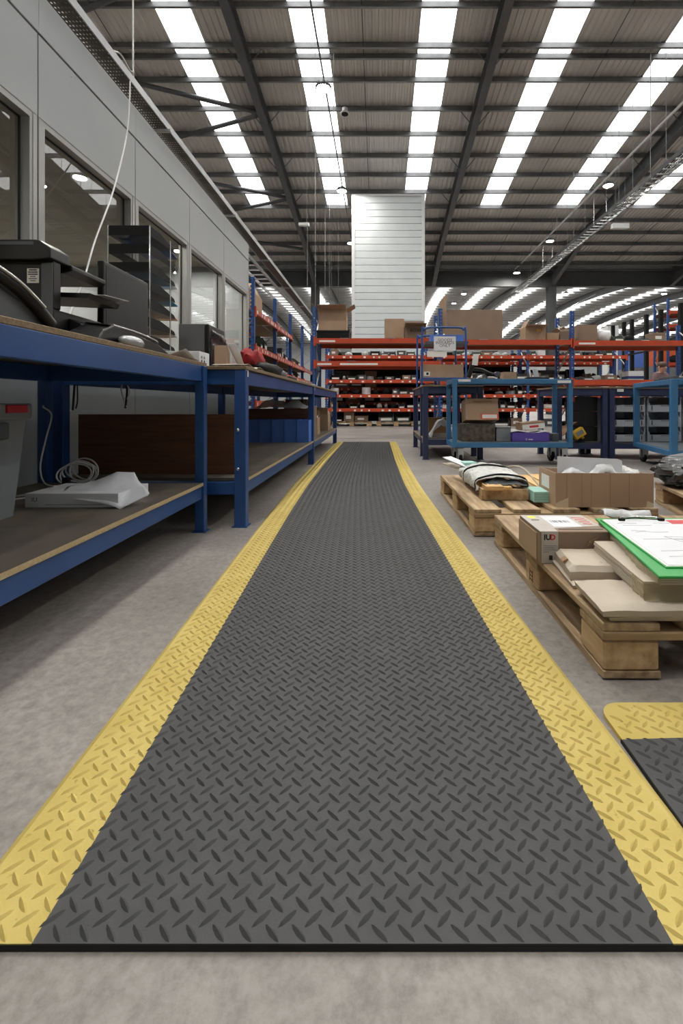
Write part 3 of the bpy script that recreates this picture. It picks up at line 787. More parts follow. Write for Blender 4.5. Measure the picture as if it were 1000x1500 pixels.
# second bench shelf contents
crumple(lambda u, v: (-1.5 + .62 * u, 5.66 + .26 * v, .655 + .10 * math.sin(PI * u) * math.sin(PI * min(1, v * 1.2)) * (1 + .4 * math.sin(9 * u))), 26, 14, .03, 9, 3).build('plastic_bag', FILM, label='crumpled grey plastic bag heaped behind the blue bins', cat='bag', smooth=70, solid=.002)
carton('cardboard_box', 'brown cardboard box holding up the grey plastic bag on the bench shelf', (-1.25, 5.82, .27), (.6, .34, .35), 0, CARDG, tape=False)
carton('cardboard_box', 'small brown box right of the grey plastic bag under the second bench', (-1.0, 6.2, .27), (.3, .3, .40), 0, CARDG)
carton('cardboard_box', 'open cardboard box with papers nearest the aisle on the second bench shelf', (-.95, 6.55, .27), (.2, .3, .24), 0, CARD, open_=1, flaps=((-1, 'y', 120), (1, 'y', 100), (-1, 'x', 110)))
carton('cardboard_box', 'tall brown box at the back of the second bench shelf', (-1.22, 7.0, .27), (.32, .4, .36), 0, CARDG, open_=1)
carton('cardboard_box', 'cardboard box with a folded top at the far end of the second bench shelf', (-.93, 7.55, .27), (.24, .34, .26), 0, CARD, open_=1, flaps=((1, 'x', 60), (-1, 'y', 100)))
crumple(lambda u, v: (-.99 + .14 * u, 6.45 + .16 * v, .49 + .05 * u * v), 8, 8, .02, 14, 5).build('paper_scrap', PAPER, label='crumpled paper sticking out of the open box on the bench shelf', cat='paper', smooth=60, solid=.001)

# first bench lower shelf
SZ = .27
t = thing('storage_crate', 'grey plastic crate with red clip at the far left on the bench shelf', 'crate', (-1.6, 1.6, SZ))
cr = MB(); x0, x1, y0, y1 = -1.83, -1.40, 1.36, 1.80
def taper(m, x0, x1, y0, y1, z0, z1, dx, dy, th=.004):
    for s in (0, 1):
        q = th * s
        b = len(m.v)
    lo = [(x0, y0), (x1, y0), (x1, y1), (x0, y1)]; hi = [(x0 - dx, y0 - dy), (x1 + dx, y0 - dy), (x1 + dx, y1 + dy), (x0 - dx, y1 + dy)]
    li = [(x0 + th, y0 + th), (x1 - th, y0 + th), (x1 - th, y1 - th), (x0 + th, y1 - th)]; hi_i = [(x0 - dx + th, y0 - dy + th), (x1 + dx - th, y0 - dy + th), (x1 + dx - th, y1 + dy - th), (x0 - dx + th, y1 + dy - th)]
    vs = [(a, b, z0) for a, b in lo] + [(a, b, z1) for a, b in hi] + [(a, b, z1) for a, b in hi_i] + [(a, b, z0 + th) for a, b in li]
    fs = [(3, 2, 1, 0), (12, 13, 14, 15)]
    for i in range(4):
        j = (i + 1) % 4; fs += [(i, j, 4 + j, 4 + i), (4 + i, 4 + j, 8 + j, 8 + i), (8 + i, 8 + j, 12 + j, 12 + i)]
    return m.add(vs, fs)
taper(cr, x0, x1, y0, y1, SZ, .655, .035, .02).build('body', GREYP, t)
MB().box(x0 - .05, x1 + .05, y0 - .035, y1 + .035, .64, .70).build('lid', GREYP, t, bevel=.008)
MB().box(x1 + .045, x1 + .058, 1.70, 1.80, .665, .695).build('clip', RED, t, bevel=.003, label='red clip')
MB().box(x1 + .02, x1 + .05, 1.60, 1.72, .57, .63).build('handle', DGREYP, t, bevel=.006)
t = thing('document_box', 'flat white printed box under crumpled paper on the bench shelf', 'box', (-1.27, 2.08, SZ))
MB().box(-1.465, -1.08, 1.945, 2.2, SZ, .328).build('body', PAPER, t, bevel=.002)
text_mesh('IU', .026, INK, 'lettering', t, frame((-1.425, 1.944, .302), (1, 0, 0), (0, 0, 1)))
MB().box(-1.27, -1.12, 2.12, 2.17, .3275, .3285).build('green_print', material('olive_print', (120, 132, 70), rough=.6), t)
MB().box(-1.38, -1.14, 1.9442, 1.9448, .281, .283).build('printed_line', GINK, t)
CG = [[(90, 727, 1.955), (120, 733, 1.935), (158, 738, 1.925), (176, 746, 1.915), (219, 723, 1.99)],
      [(92, 719, 2.0), (130, 715, 2.02), (165, 711, 2.04), (194, 712, 2.06), (212, 713, 2.05)],
      [(99, 713, 2.12), (140, 704, 2.13), (171, 691, 2.16), (197, 692, 2.17), (206, 709, 2.13)]]
def cg(u, v):
    i = min(int(u * 4), 3); j = min(int(v * 2), 1); a, b = u * 4 - i, v * 2 - j
    q = [P(*CG[j + dj][i + di]) for dj in (0, 1) for di in (0, 1)]
    return (q[0] * (1 - a) + q[1] * a) * (1 - b) + (q[2] * (1 - a) + q[3] * a) * b
crumple(cg, 24, 14, .004, 16, 11).build('crumpled_paper', PAPER, label='sheet of crumpled white paper lying over the flat white box', cat='paper', smooth=24, solid=.0008)
coil = MB()
for k in range(6):
    c0 = Vector((-1.56 + R.uniform(-.02, .02), 2.42 + .012 * k, .345 + R.uniform(-.012, .012))); rr = .072 + R.uniform(-.014, .012)
    coil.tube([c0 + Vector((rr * 1.15 * math.cos(a), .03 * math.sin(a + k), rr * .8 * math.sin(a))) for a in [2 * PI * i / 24 for i in range(25)]], .0042, 6, cap=False)
coil.tube(spline([(-1.5, 2.44, .30), (-1.47, 2.4, .28), (-1.55, 2.36, .276), (-1.62, 2.38, .276)], 5), .0042, 6)
coil.build('cable_coil', CABLEW, smooth=60, label='coil of white cable lying at the back of the bench shelf', cat='cable')
MB().cbox((-1.57, 2.36, .30), (.03, .03, .06)).build('cable_adapter', BLACK, bevel=.006, label='small black plug block beside the coil of white cable', cat='adapter')
MB().tube(spline([(-1.90, 2.9, .655), (-1.87, 2.68, .69), (-1.8, 2.52, .683), (-1.72, 2.47, .64), (-1.70, 2.4, .52), (-1.70, 2.36, .38), (-1.66, 2.34, .30), (-1.6, 2.36, .285)], 6), .0042, 6).build('white_cable', CABLEW, smooth=60, label='white cable looping down in front of the blue back leg', cat='cable')
MB().tube(spline([(-1.8, 1.98, .80), (-1.84, 1.96, .74), (-1.86, 1.9, .68), (-1.9, 1.86, .55)], 5), .0042, 6).build('white_cable', CABLEW, smooth=60, label='short white cable hanging behind the grey crate', cat='cable')
for i, (yy, lb) in enumerate(((2.0, 'white cable lying on the bench shelf from the grey crate to the coil'), (2.12, 'second white cable lying beside the grey crate on the shelf'))):
    MB().tube(spline([(-1.84, yy - .1, .3), (-1.72, yy, .276), (-1.62, yy + .08, .276), (-1.56, yy + .16, .276)], 5), .0042, 6).build('white_cable', CABLEW, smooth=60, label=lb, cat='cable')
for px, py0, py1, lb in ((108, 545, 601, 'black power adapter hanging with its leads under the bench top'), (185, 555, 598, 'thin black lead with a white loop hanging under the bench top')):
    y = 2.75; x = XZ(px, y); t = thing('hanging_lead', lb, 'cable', (x, y, ZZ(py1, y)))
    MB().tube(spline([(x, y, .86), (x + .004, y, ZZ(py0 + 20, y)), (x - .006, y, ZZ(py1, y))], 5), .006, 6).build('lead', BLACK, t)
    if px == 108: MB().cbox((x, y, ZZ(552, y)), (.045, .035, .06)).build('plug', BLACK, t, bevel=.006); MB().tube(spline([(x + .02, y, .85), (x + .022, y, .72), (x + .012, y, .67)], 5), .004, 6).build('second_lead', BLACK, t)
    else: MB().tube(spline([(x, y, .68), (x - .03, y, .78), (x - .01, y, .82), (x + .02, y, .77), (x - .01, y, .70)], 6), .004, 6).build('white_loop', CABLEW, t)

# ------------------------------------------------------------------ things on the first bench top
TZ = .925
t = thing('printer', 'large black office printer standing on the near blue bench', 'printer', (-1.5, 1.9, TZ))
X1p, X0p, Ya, Yb = -1.22, -1.66, 1.745, 2.07
b = MB(); b.box(X0p, X1p, Ya + .015, Yb, TZ, TZ + .13); b.box(X0p, X1p, Ya + .015, Ya + .06, TZ + .13, TZ + .31); b.box(X0p, X1p - .2, Ya + .06, Yb, TZ + .13, TZ + .29)
b.build('body', BLACK, t, bevel=.005)
MB().box(X1p - .042, X1p - .001, Ya + .012, Ya + .0148, TZ + .01, TZ + .30).build('corner_strip', DGREYP, t)
b = MB(); b.prism([(X0p, TZ + .31), (X1p - .055, TZ + .305), (X1p + .008, TZ + .312), (X1p + .006, TZ + .35), (X1p - .035, TZ + .378), (X1p - .055, TZ + .38), (X0p, TZ + .38)], Ya - .01, Ya + .1, 'y'); b.build('scanner_end', BLACK, t, bevel=.004)
MB().box(X0p, X1p - .055, Ya - .011, Ya - .0095, TZ + .36, TZ + .372).build('end_trim', DGREYP, t)
b = MB(); b.prism([(X0p, TZ + .29), (X1p - .02, TZ + .285), (X1p + .015, TZ + .295), (X1p + .015, TZ + .315), (X1p - .05, TZ + .34), (X0p, TZ + .345)], Ya + .1, Yb + .005, 'y'); b.build('scanner_lid', BLACK, t, bevel=.005)
MB().box(X1p - .06, X1p - .05, Ya + .1, Yb + .005, TZ + .338, TZ + .3445).build('lid_trim', SILVER, t)
b = MB(); b.prism([(X1p - .2, TZ + .20), (X1p + .08, TZ + .185), (X1p + .09, TZ + .205), (X1p - .2, TZ + .213)], Ya + .09, Yb - .02, 'y'); b.build('output_tray', BLACK, t)
b = MB(); b.add([(X1p - .15, Ya + .1, TZ + .215), (X1p + .11, Ya + .16, TZ + .214), (X1p + .135, Yb - .03, TZ + .218), (X1p - .12, Yb - .04, TZ + .216)], [(0, 1, 2, 3)]); b.build('paper', PAPER, t, solid=.002)
b = MB(); b.prism([(X1p, TZ + .11), (X1p + .05, TZ + .09), (X1p + .05, TZ + .02), (X1p, TZ)], Ya + .1, Yb - .02, 'y'); b.build('front_drawer', BLACK, t, bevel=.004)
lx = XZ(48, 1.757); lz = TZ + .252
b = MB().box(lx - .022, lx + .022, Ya + .0125, Ya + .0148, lz - .027, lz + .027).build('rating_label', LABEL, t)
for k, wd in enumerate((.03, .036, .036, .02, .03, .02)): MB().box(lx - wd / 2, lx + wd / 2, Ya + .0118, Ya + .0124, lz + .019 - .008 * k, lz + .023 - .008 * k).build('label_print', INK if k < 3 else GINK, b)
MB().box(X1p - .001, X1p + .0012, Ya + .09, Ya + .11, TZ + .01, TZ + .026).build('sticker', LABEL, t)

t = thing('desk_phone', 'black and silver desk phone with curved handset at the left edge', 'telephone', (-1.12, 1.33, TZ))
b = MB(); b.prism([(1.16, TZ), (1.46, TZ), (1.46, TZ + .03), (1.40, TZ + .06), (1.2, TZ + .11), (1.16, TZ + .11)], -1.24, -1.03, 'x'); b.build('base', DGREYP, t, bevel=.006)
b = MB().tube(spline([(-1.02, 1.10, TZ + .13), (-1.02, 1.2, TZ + .13), (-1.02, 1.31, TZ + .105), (-1.02, 1.40, TZ + .06), (-1.02, 1.46, TZ + .02)], 5), .018, 10); b.build('handset', BLACK, t, smooth=60)
b = MB().tube(spline([(-1.005, 1.12, TZ + .138), (-1.002, 1.22, TZ + .138), (-1.002, 1.32, TZ + .11), (-1.002, 1.41, TZ + .062)], 5), .005, 6); b.build('handset_trim', SILVER, t, smooth=60)
MB().cbox((-1.13, 1.47, TZ + .045), (.12, .006, .07), rx=-.5).build('display', PAPER, t)

t = thing('label_scanner', 'black desk scanner with a glossy sloping lid in front of the monitor', 'scanner', (-1.1, 1.95, TZ))
b = MB(); b.prism([(1.72, TZ), (2.30, TZ), (2.30, TZ + .02), (2.2, TZ + .05), (1.84, TZ + .085), (1.76, TZ + .05)], -1.158, -1.03, 'x'); b.build('body', BLACK, t, bevel=.006)
b = MB(); b.add([(-1.037, 1.80, TZ + .078), (-1.037, 2.16, TZ + .066), (-1.15, 2.18, TZ + .072), (-1.15, 1.84, TZ + .094)], [(0, 1, 2, 3)]); b.build('glossy_lid', SCREEN, t, solid=.004)
MB().tube(spline([(-1.03, 1.82, TZ + .078), (-1.028, 2.0, TZ + .076), (-1.028, 2.17, TZ + .062), (-1.05, 2.2, TZ + .055)], 5), .004, 6).build('silver_trim', SILVER, t)
b = blob((-1.0, 1.9, TZ + .022), (.03, .075, .024), .05, 2, 1, 16); b.build('computer_mouse', SILVER, smooth=70, label='silver computer mouse on the edge of the near bench', cat='mouse')

t = thing('monitor', 'black flat computer monitor facing the aisle on the near bench', 'monitor', (-1.3, 2.28, TZ))
mx = -1.222
MB().box(mx - .03, mx, 2.085, 2.49, TZ + .075, 1.335).build('casing', BLACK, t, bevel=.006)
MB().box(mx - .001, mx + .0015, 2.103, 2.472, TZ + .10, 1.317).build('screen', SCREEN, t)
MB().box(mx - .07, mx - .03, 2.25, 2.32, TZ + .015, TZ + .12).build('stand', BLACK, t)
MB().box(mx - .14, mx + .06, 2.18, 2.39, TZ, TZ + .016).build('foot', BLACK, t, bevel=.006)

# tower of black mesh letter trays (stands on both bench tops' joint: on the second bench)
T2 = .912
t = thing('letter_tray_tower', 'tall tower of black mesh letter trays on chrome posts beside the monitor', 'letter trays', (-1.43, 2.88, T2))
ya, yb, xa, xb = 2.70, 3.04, -1.55, -1.32
for k in range(8):
    z = 1.665 - .105 * k
    if z < T2: break
    tray = MB().add([(xa, ya, z), (xb, ya, z), (xb, yb, z), (xa, yb, z)], [(0, 1, 2, 3)]).build('tray', MESHB, t)
    MB().box(xa, xb, ya - .002, ya, z, z + .055).build('front_lip', BLACKM, tray)
    MB().box(xa - .002, xa, ya, yb, z, z + .05).build('back_lip', BLACKM, tray)
    MB().prism([(ya, z), (yb, z), (yb - .02, z + .02), (ya + .13, z + .055), (ya, z + .055)], xb, xb + .002, 'x').build('side_lip', BLACKM, tray)
for xx, yy in ((xa - .005, ya - .003), (xb + .004, ya - .003), (xa - .005, yb - .08), (xb + .004, yb - .08)):
    MB().tube([(xx, yy, T2 + .001), (xx, yy, 1.72)], .004, 8).build('post', CHROME, t)
for k, (mm, lb) in enumerate(((material('navy_folder', (30, 60, 110), rough=.5), 'dark blue folder on the topmost letter tray'), (PAPER, 'curled white papers on the third letter tray'), (material('teal_folder', (30, 110, 150), rough=.5), 'blue folder sticking out of the middle letter tray'), (CARD, 'tan envelope on a lower letter tray'), (PAPER, 'grey papers drooping from the lowest letter tray'))):
    z = 1.665 - .105 * (0, 2, 3, 4, 5)[k] + .006
    crumple(lambda u, v: (xa + .02 + .205 * u, ya + .06 + .33 * v, z + .012 * k % .02 + .03 * (1 - v) * (u > .3) - .02 * v * v), 8, 10, .004, 9, k).build('paper_stack', mm, label=lb, cat='papers', smooth=50, solid=.006)

t = thing('desktop_computer', 'grey and black desktop computer box at the joint of the two benches', 'computer', (-1.29, 3.45, T2))
MB().box(-1.40, -1.22, 3.28, 3.62, T2, 1.255).build('case', material('case_grey', (104, 106, 109), rough=.45), t, bevel=.004)
MB().box(-1.221, -1.19, 3.28, 3.62, T2, 1.255).build('front_panel', BLACK, t, bevel=.01)
crumple(lambda u, v: (-1.185 + .02 * math.sin(3 * u), 3.30 + .34 * u, T2 + .02 + .30 * v * (1 - .25 * u)), 16, 12, .02, 12, 4).build('plastic_bag', BAGB, label='shiny dark plastic bag leaning against the desktop computer', cat='bag', smooth=70, solid=.002)
t = thing('carton', 'small flat white carton with printed symbols on the bench joint', 'box', (-1.11, 2.76, T2))
MB().box(-1.30, -1.02, 2.665, 2.82, T2, T2 + .085).build('body', PAPER, t, bevel=.002)
for k in range(2): MB().lathe([(.009, 0), (.009, .0006)], n=12, M=Matrix.Translation((-1.0195, 2.70 + .04 * k, T2 + .03)) @ Matrix.Rotation(PI / 2, 4, 'Y')).build('symbol', INK, t)
for k in range(2): MB().box(-1.0202, -1.019, 2.69 + .04 * k, 2.71 + .04 * k, T2 + .045, T2 + .06).build('symbol', GINK, t)
crumple(lambda u, v: (-1.12 + .13 * u, 2.40 + .2 * v, TZ + .008 + .045 * u * (1 - v)), 6, 6, .006, 8, 6).build('paper_sheet', PAPER, label='curled sheet of paper in front of the letter trays', cat='paper', smooth=50, solid=.001)
crumple(lambda u, v: (-.96 + .12 * u, 2.75 + .24 * v, T2 + .012 + .006 * u), 6, 6, .006, 8, 9).build('paper_sheet', PAPER, label='sheet of paper lying on the corner of the second bench', cat='paper', smooth=50, solid=.001)
carton('cardboard_box', 'small open cardboard box on the front corner of the second bench', (-1.01, 3.02, T2), (.075, .09, .155), .1, CARD, tape=False)
crumple(lambda u, v: (-.965 + .05 * v, 2.98 + .24 * u, T2 + .165 - .13 * u), 8, 4, .008, 12, 2).build('paper_sheet', PAPER, label='white envelope leaning against the small cardboard box', cat='paper', smooth=50, solid=.002)
crumple(lambda u, v: (-.95 + .19 * v, 2.66 + .5 * u, T2 + .006 + .01 * math.sin(11 * u)), 16, 6, .006, 13, 21).build('wrapping_paper', KRAFT, label='strip of crumpled brown paper along the front edge of the second bench', cat='paper', smooth=50, solid=.001)
t = thing('tool_bag', 'red and black soft bag lying on the second bench', 'bag', (-.95, 3.7, T2))
blob((-.97, 3.62, T2 + .10), (.075, .17, .095), .34, 3.4, 4).build('red_flap', REDC, t, smooth=70)
blob((-.90, 3.74, T2 + .05), (.095, .30, .05), .2, 3, 8).build('black_body', BLACKM, t, smooth=70)
blob((-.90, 3.40, T2 + .024), (.012, .012, .012), 0, 1, 0, 10).build('red_knob', RED, t, smooth=70)
for k, (yy, mm, lb) in enumerate(((4.25, DGREYP, 'dark cloth bundle beyond the red bag on the second bench'), (4.75, BLACKM, 'black tool lying beyond the cloth bundle on the second bench'), (5.3, CARDG, 'flat brown packet lying along the second bench edge'), (6.3, GREYP, 'flat grey packet far along the second bench'))):
    blob((-.92, yy, T2 + (.045, .03, .02, .022)[k]), (.07, .2, (.048, .032, .021, .024)[k]), .2, 4, k + 20, 14).build('soft_packet', mm, label=lb, cat='packet', smooth=70)

# ------------------------------------------------------------------ pallets on the right
def pallet(label, x0, y0, w, L, rz=0.0, nb=5):
    t = thing('pallet', label, 'pallet', (x0, y0, 0), rz)      # local: x across, y along
    bw = .145
    xs = [0, w / 2 - bw / 2, w - bw]
    for i, x in enumerate(xs):
        m = MB(); c = .018
        m.prism([(0, .006), (.04, 0), (L - .04, 0), (L, .006), (L, .022), (0, .022)], x, x + bw, 'x'); m.build('bottom_board', WOOD, t, world=False)
        for y in (0, L / 2 - .0725, L - .145):
            MB().box(x + .002, x + bw - .002, y + .002, y + .143, .022, .100).build('block', WOODB, t, world=False, bevel=.006, seg=1)
    for y in (0, L / 2 - .0725, L - .145):
        MB().box(0, w, y, y + .145, .100, .122).build('cross_board', WOODX, t, world=False, bevel=.003, seg=1)
    gap = (w - nb * bw) / (nb - 1)
    for i in range(nb):
        x = i * (bw + gap); j = R.uniform(-.004, .004)
        MB().box(x, x + bw, 0 + j, L + j, .122, .144 + R.uniform(-.001, .001)).build('deck_board', WOOD, t, world=False, bevel=.003, seg=1)
    return t
PA = pallet('nearest wooden pallet carrying parcels and the green clipboard', .565, 1.19, .96, 1.16, -.005)
for k in range(3): MB().box(.5625 - .001, .5628, 1.735 + .0, 1.765, .045 + .014 * k, .049 + .014 * k).build('branded_mark', material('burnt_mark', (84, 56, 32), rough=.9), PA)
for yy in (1.733, 1.765): MB().box(.5615, .5628, yy, yy + .003, .04, .083).build('branded_mark', MATS['burnt_mark'], PA)
pallet('wooden pallet behind the nearest one, carrying the open cardboard box', .495, 2.47, .98, 1.19, .02)
pallet('wooden pallet at the right edge under the black plastic bag', 1.70, 2.18, 1.0, 1.18, -.21)
DZ = .145
# open cardboard box with film
t = thing('cardboard_box', 'open long cardboard box full of clear plastic wrap on the second pallet', 'box', (1.205, 2.66, DZ), -.02)
w, d, h, k = .26, .14, .182, .005
b = MB(); b.box(-w, w, -d, d, 0, k); b.box(-w, w, -d, -d + k, k, h); b.box(-w, w, d - k, d, k, h - .01); b.box(-w, -w + k, -d + k, d - k, k, h); b.box(w - k, w, -d + k, d - k, k, h - .012)
b.build('body', CARD, t, world=False)
for u in (-.2, -.12, -.07, .03, .13): MB().box(u - .0008, u + .0008, -d - .0007, -d + .0002, .005, h).build('crease', CARDD, t, world=False)
b = MB(); b.prism([(-w, 0.0), (-w + .068, 0), (-w + .068, .05), (-w, .02)], -d - .0012, -d - .0003, 'y'); b.build('clear_tape', TAPE, t, world=False)
b = MB(); b.prism([(w - .04, .0), (w, 0), (w, .02), (w - .035, .035)], -d - .0012, -d - .0003, 'y'); b.build('clear_tape', TAPE, t, world=False)
MB().box(-w - .0012, -w - .0003, -.04, .09, .08, .15).build('address_label', LABEL, t, world=False)
b = MB(); b.prism([(-.21, .05), (.15, .05), (.15, .235), (.13, .245), (-.21, .26)], -.03, -.026, 'y', Matrix.Translation((1.2, 2.655, DZ))); b.build('foam_sheet', PAPER, label='white foam sheet standing in the open cardboard box', cat='foam sheet')
crumple(lambda u, v: (.99 + .40 * u, 2.535 + .085 * v, DZ + .16 + .045 * math.sin(PI * u) * math.sin(PI * v) + .02 * math.sin(14 * u)), 26, 8, .02, 17, 3).build('plastic_wrap', FILM, label='crinkled clear plastic wrap in front of the white foam sheet', cat='plastic wrap', smooth=60, solid=.001)
crumple(lambda u, v: (1.25 + .18 * u, 2.56 + .18 * v, DZ + .165 + .03 * math.sin(PI * v) + .015 * math.sin(11 * u)), 14, 8, .02, 17, 8).build('plastic_wrap', BUBBLE, label='bubble wrap bunched at the right end of the open cardboard box', cat='plastic wrap', smooth=60, solid=.001)
# bubble-wrapped bundle on timber spacers
for yy, lb in ((2.70, 'timber block under the near end of the bubble-wrapped bundle'), (3.24, 'timber block under the far end of the bubble-wrapped bundle')):
    x0 = .585
    MB().box(x0, x0 + .27, yy, yy + .09, DZ, DZ + .062).build('timber_block', WOODB, bevel=.003, label=lb, cat='timber')
tb = thing('wrapped_bundle', 'bundle of timber strips wrapped in bubble wrap on the second pallet', 'bundle', (.72, 3.0, DZ + .062))
for (a, c, y0, y1, z0, z1) in ((.60, .70, 2.66, 3.3, .0625, .087), (.712, .755, 2.68, 3.3, .0625, .08)):
    MB().box(a, c, y0, y1, DZ + z0, DZ + z1).build('timber_strip', TIMBER, tb, bevel=.002)
bw_ = MB()
def wrapf(u, v):
    a = PI * (u * 1.1 - .05); y = 2.76 + .62 * v
    e = .012 * math.sin(PI * v)
    return Vector((.72 - (.155 + e * .3) * math.cos(a), y, DZ + .058 + (.07 + e) * max(-.1, math.sin(a)) ** .55 if math.sin(a) > 0 else DZ + .058 + (.1) * math.sin(a)))
crumple(lambda u, v: wrapf(u, v), 30, 28, .014, 15, 5).build('bubble_wrap', BUBBLE, tb, smooth=70, solid=.003)
for y in (2.78, 3.12):
    MB().tube([wrapf(u / 16, (y - 2.76) / .58) + Vector((0, .012 * math.sin(u), .006)) for u in range(17)], .006, 6).build('black_strap', BLACKM, tb)
crumple(lambda u, v: (.60 + .25 * u, 2.72 + .08 * v, DZ + .085 + .03 * math.sin(PI * u) * v), 14, 8, .014, 18, 2).build('dark_liner', DGREYP, tb, smooth=60, solid=.002)
t = MB().box(.862, .985, 2.63, 2.80, DZ + .001, DZ + .062).build('foam_block', TEAL, bevel=.003, label='pale teal foam block at the end of the wrapped bundle', cat='foam block')
for k in range(3): MB().box(.8615, .9855, 2.6292, 2.63, DZ + .018 + .014 * k, DZ + .0195 + .014 * k).build('layer_line', material('teal_line', (96, 168, 154), rough=.7), t)
MB().cbox((.64, 3.40, DZ + .125), (.09, .1, .02), rz=.2).build('foam_block', TEAL, label='small teal foam piece behind the wrapped bundle', cat='foam block', bevel=.003)
for k, (p, q, lb) in enumerate((((.50, 3.52, .30), (.64, 3.34, .25), 'strip of white card sticking up behind the wrapped bundle'), ((.51, 3.55, .25), (.62, 3.34, .215), 'lower strip of card sticking out behind the wrapped bundle'))):
    MB().beam(p, q, .09, .006).build('card_strip', PAPER if k == 0 else KRAFT, label=lb, cat='card strip', bevel=.001, seg=1)
MB().tube(spline([(.86, 3.4, DZ + .02), (.9, 3.35, DZ + .1), (.96, 3.2, DZ + .12), (1.0, 3.05, DZ + .06), (1.02, 2.98, DZ + .01)], 6), .006, 6).build('strap_loop', KRAFT, label='loose band arching beside the wrapped bundle', cat='strap', smooth=60)
for k in range(3): MB().box(.92 + .1 * k, 1.0 + .1 * k, 2.92 + .06 * k, 3.5 + .04 * k, DZ, DZ + .02).build('timber_strip', TIMBER if k else WOOD, label='%s loose timber strip lying behind the open cardboard box' % ('left', 'middle', 'right')[k], cat='timber', bevel=.002)

# printed carton with logo
t = thing('printed_carton', 'small cardboard carton with a printed grey band, nearest of the pallet boxes', 'box', (.685, 1.755, DZ))
cx0, cx1, cy0, cy1, ch = .557, .80, 1.635, 1.875, .110
GREYBAND = material('grey_printed_band', (186, 178, 170), (178, 170, 162), scale=20, rough=.5)
MB().box(cx0, cx1, cy0, cy1, DZ, DZ + ch).build('body', CARDG, t, bevel=.003)
MB().box(cx0 - .004, cx0 - .0005, cy0 + .03, cy1, DZ + .002, DZ + ch - .012).build('end_flap', CARD, t)
MB().box(cx0 + .004, cx0 + .062, cy0 - .0012, cy0 - .0003, DZ + .001, DZ + ch).build('printed_band', GREYBAND, t)
b = MB(); b.prism([(cx0, cy0 + .0), (cx0 + .062, cy0), (cx0 + .062, cy0 + .04), (cx1, cy0 + .075), (cx1, cy1), (cx0, cy1)], DZ + ch, DZ + ch + .001, 'z'); b.build('printed_top', GREYBAND, t)
MB().box(cx0 + .07, cx1 - .07, cy0 + .06, cy1 - .02, DZ + ch + .001, DZ + ch + .0016).build('address_label', PAPER, t)
for k in range(9): MB().box(cx0 + .085 + .008 * k, cx0 + .085 + .008 * k + R.choice((.002, .004, .005)), cy0 + .12, cy0 + .15, DZ + ch + .0016, DZ + ch + .002).build('barcode_line', INK, t)
MB().lathe([(.017, 0), (.017, .0006)], (cx0 + .035, cy1 - .035, DZ + ch + .001), 16).build('yellow_dot', material('yellow_dot', (236, 222, 60), rough=.5), t)
text_mesh('IU', .026, INK, 'logo', t, frame((cx0 + .024, cy0 - .0016, DZ + ch - .02), (1, 0, 0), (0, 0, 1)), bold=.0012)
text_mesh('D', .026, LRED, 'logo_red', t, frame((cx0 + .043, cy0 - .0016, DZ + ch - .02), (1, 0, 0), (0, 0, 1)), bold=.0012)
for k in range(4): MB().box(cx0 + .01, cx0 + (.055, .048, .052, .03)[k], cy0 - .0018, cy0 - .0011, DZ + .06 - .007 * k, DZ + .062 - .007 * k).build('printed_line', GINK, t)
MB().box(cx0 + .03, cx0 + .042, cy0 - .0018, cy0 - .0011, DZ + .012, DZ + .028).build('printed_symbol', INK, t)
for k in range(4): MB().cbox((cx1 - .035, cy1 - .05 - .03 * k, DZ + ch + .0014), (.05 - .006 * k, .008, .0008), rz=-.2).build('red_print', LRED, t)
MB().box(cx0 + .02, cx0 + .05, cy1 - .085, cy1 - .075, DZ + ch + .0009, DZ + ch + .0015).build('printed_line', INK, t)
MB().box(cx0 + .075, cx1 - .01, cy0 + .028, cy0 + .034, DZ + ch - .0002, DZ + ch + .0006).build('slot', BLACKM, t)

def parcel(name, label, poly, z0, z1, mat, seed, cat='parcel', amp=.003):   # soft wrapped packet with a quad footprint
    P4 = [Vector((a, b, 0)) for a, b in poly]
    def pt(u, v): return (P4[0] * (1 - u) + P4[1] * u) * (1 - v) + (P4[3] * (1 - u) + P4[2] * u) * v
    n = 14; m = MB()
    def top(u, v):
        p = pt(u, v); e = min(u, 1 - u, v, 1 - v); k = min(1, e / .07)
        return Vector((p.x, p.y, z0 + (z1 - z0) * (.62 + .38 * math.sqrt(k)) + amp * noise.noise(p * 28 + Vector((seed, 0, 0)))))
    m.grid(top, n, n); base = len(m.v)
    ring = [(i, 0) for i in range(n)] + [(n, j) for j in range(n)] + [(n - i, n) for i in range(n)] + [(0, n - j) for j in range(n)]
    lo = []
    for i, j in ring:
        p = pt(i / n, j / n); q = noise.noise(p * 60 + Vector((0, seed, 0))) * .003; c = (P4[0] + P4[2]) / 2; d = (p - c).normalized()
        lo.append(Vector((p.x + d.x * (q - .002), p.y + d.y * (q - .002), z0)))
    m.v += [tuple(p) for p in lo]; N_ = len(ring)
    for k in range(N_):
        a = ring[k][1] * (n + 1) + ring[k][0]; b2 = ring[(k + 1) % N_][1] * (n + 1) + ring[(k + 1) % N_][0]
        m.f.append((a, base + k, base + (k + 1) % N_, b2)); m.mi.append(0)
    m.f.append(tuple(base + k for k in range(N_ - 1, -1, -1))); m.mi.append(0)
    return m.build(name, mat, smooth=45, label=label, cat=cat)
parcel('kraft_parcel', 'flat brown parcel lying lowest at the front edge of the nearest pallet', [(.585, 1.2), (1.0, 1.2), (1.0, 1.45), (.60, 1.45)], DZ, DZ + .017, KRAFT, 1)
parcel('kraft_parcel', 'large flat kraft parcel at the front of the nearest pallet', [(.560, 1.185), (1.02, 1.185), (1.02, 1.385), (.572, 1.385)], DZ + .0175, DZ + .042, KRAFT, 2)
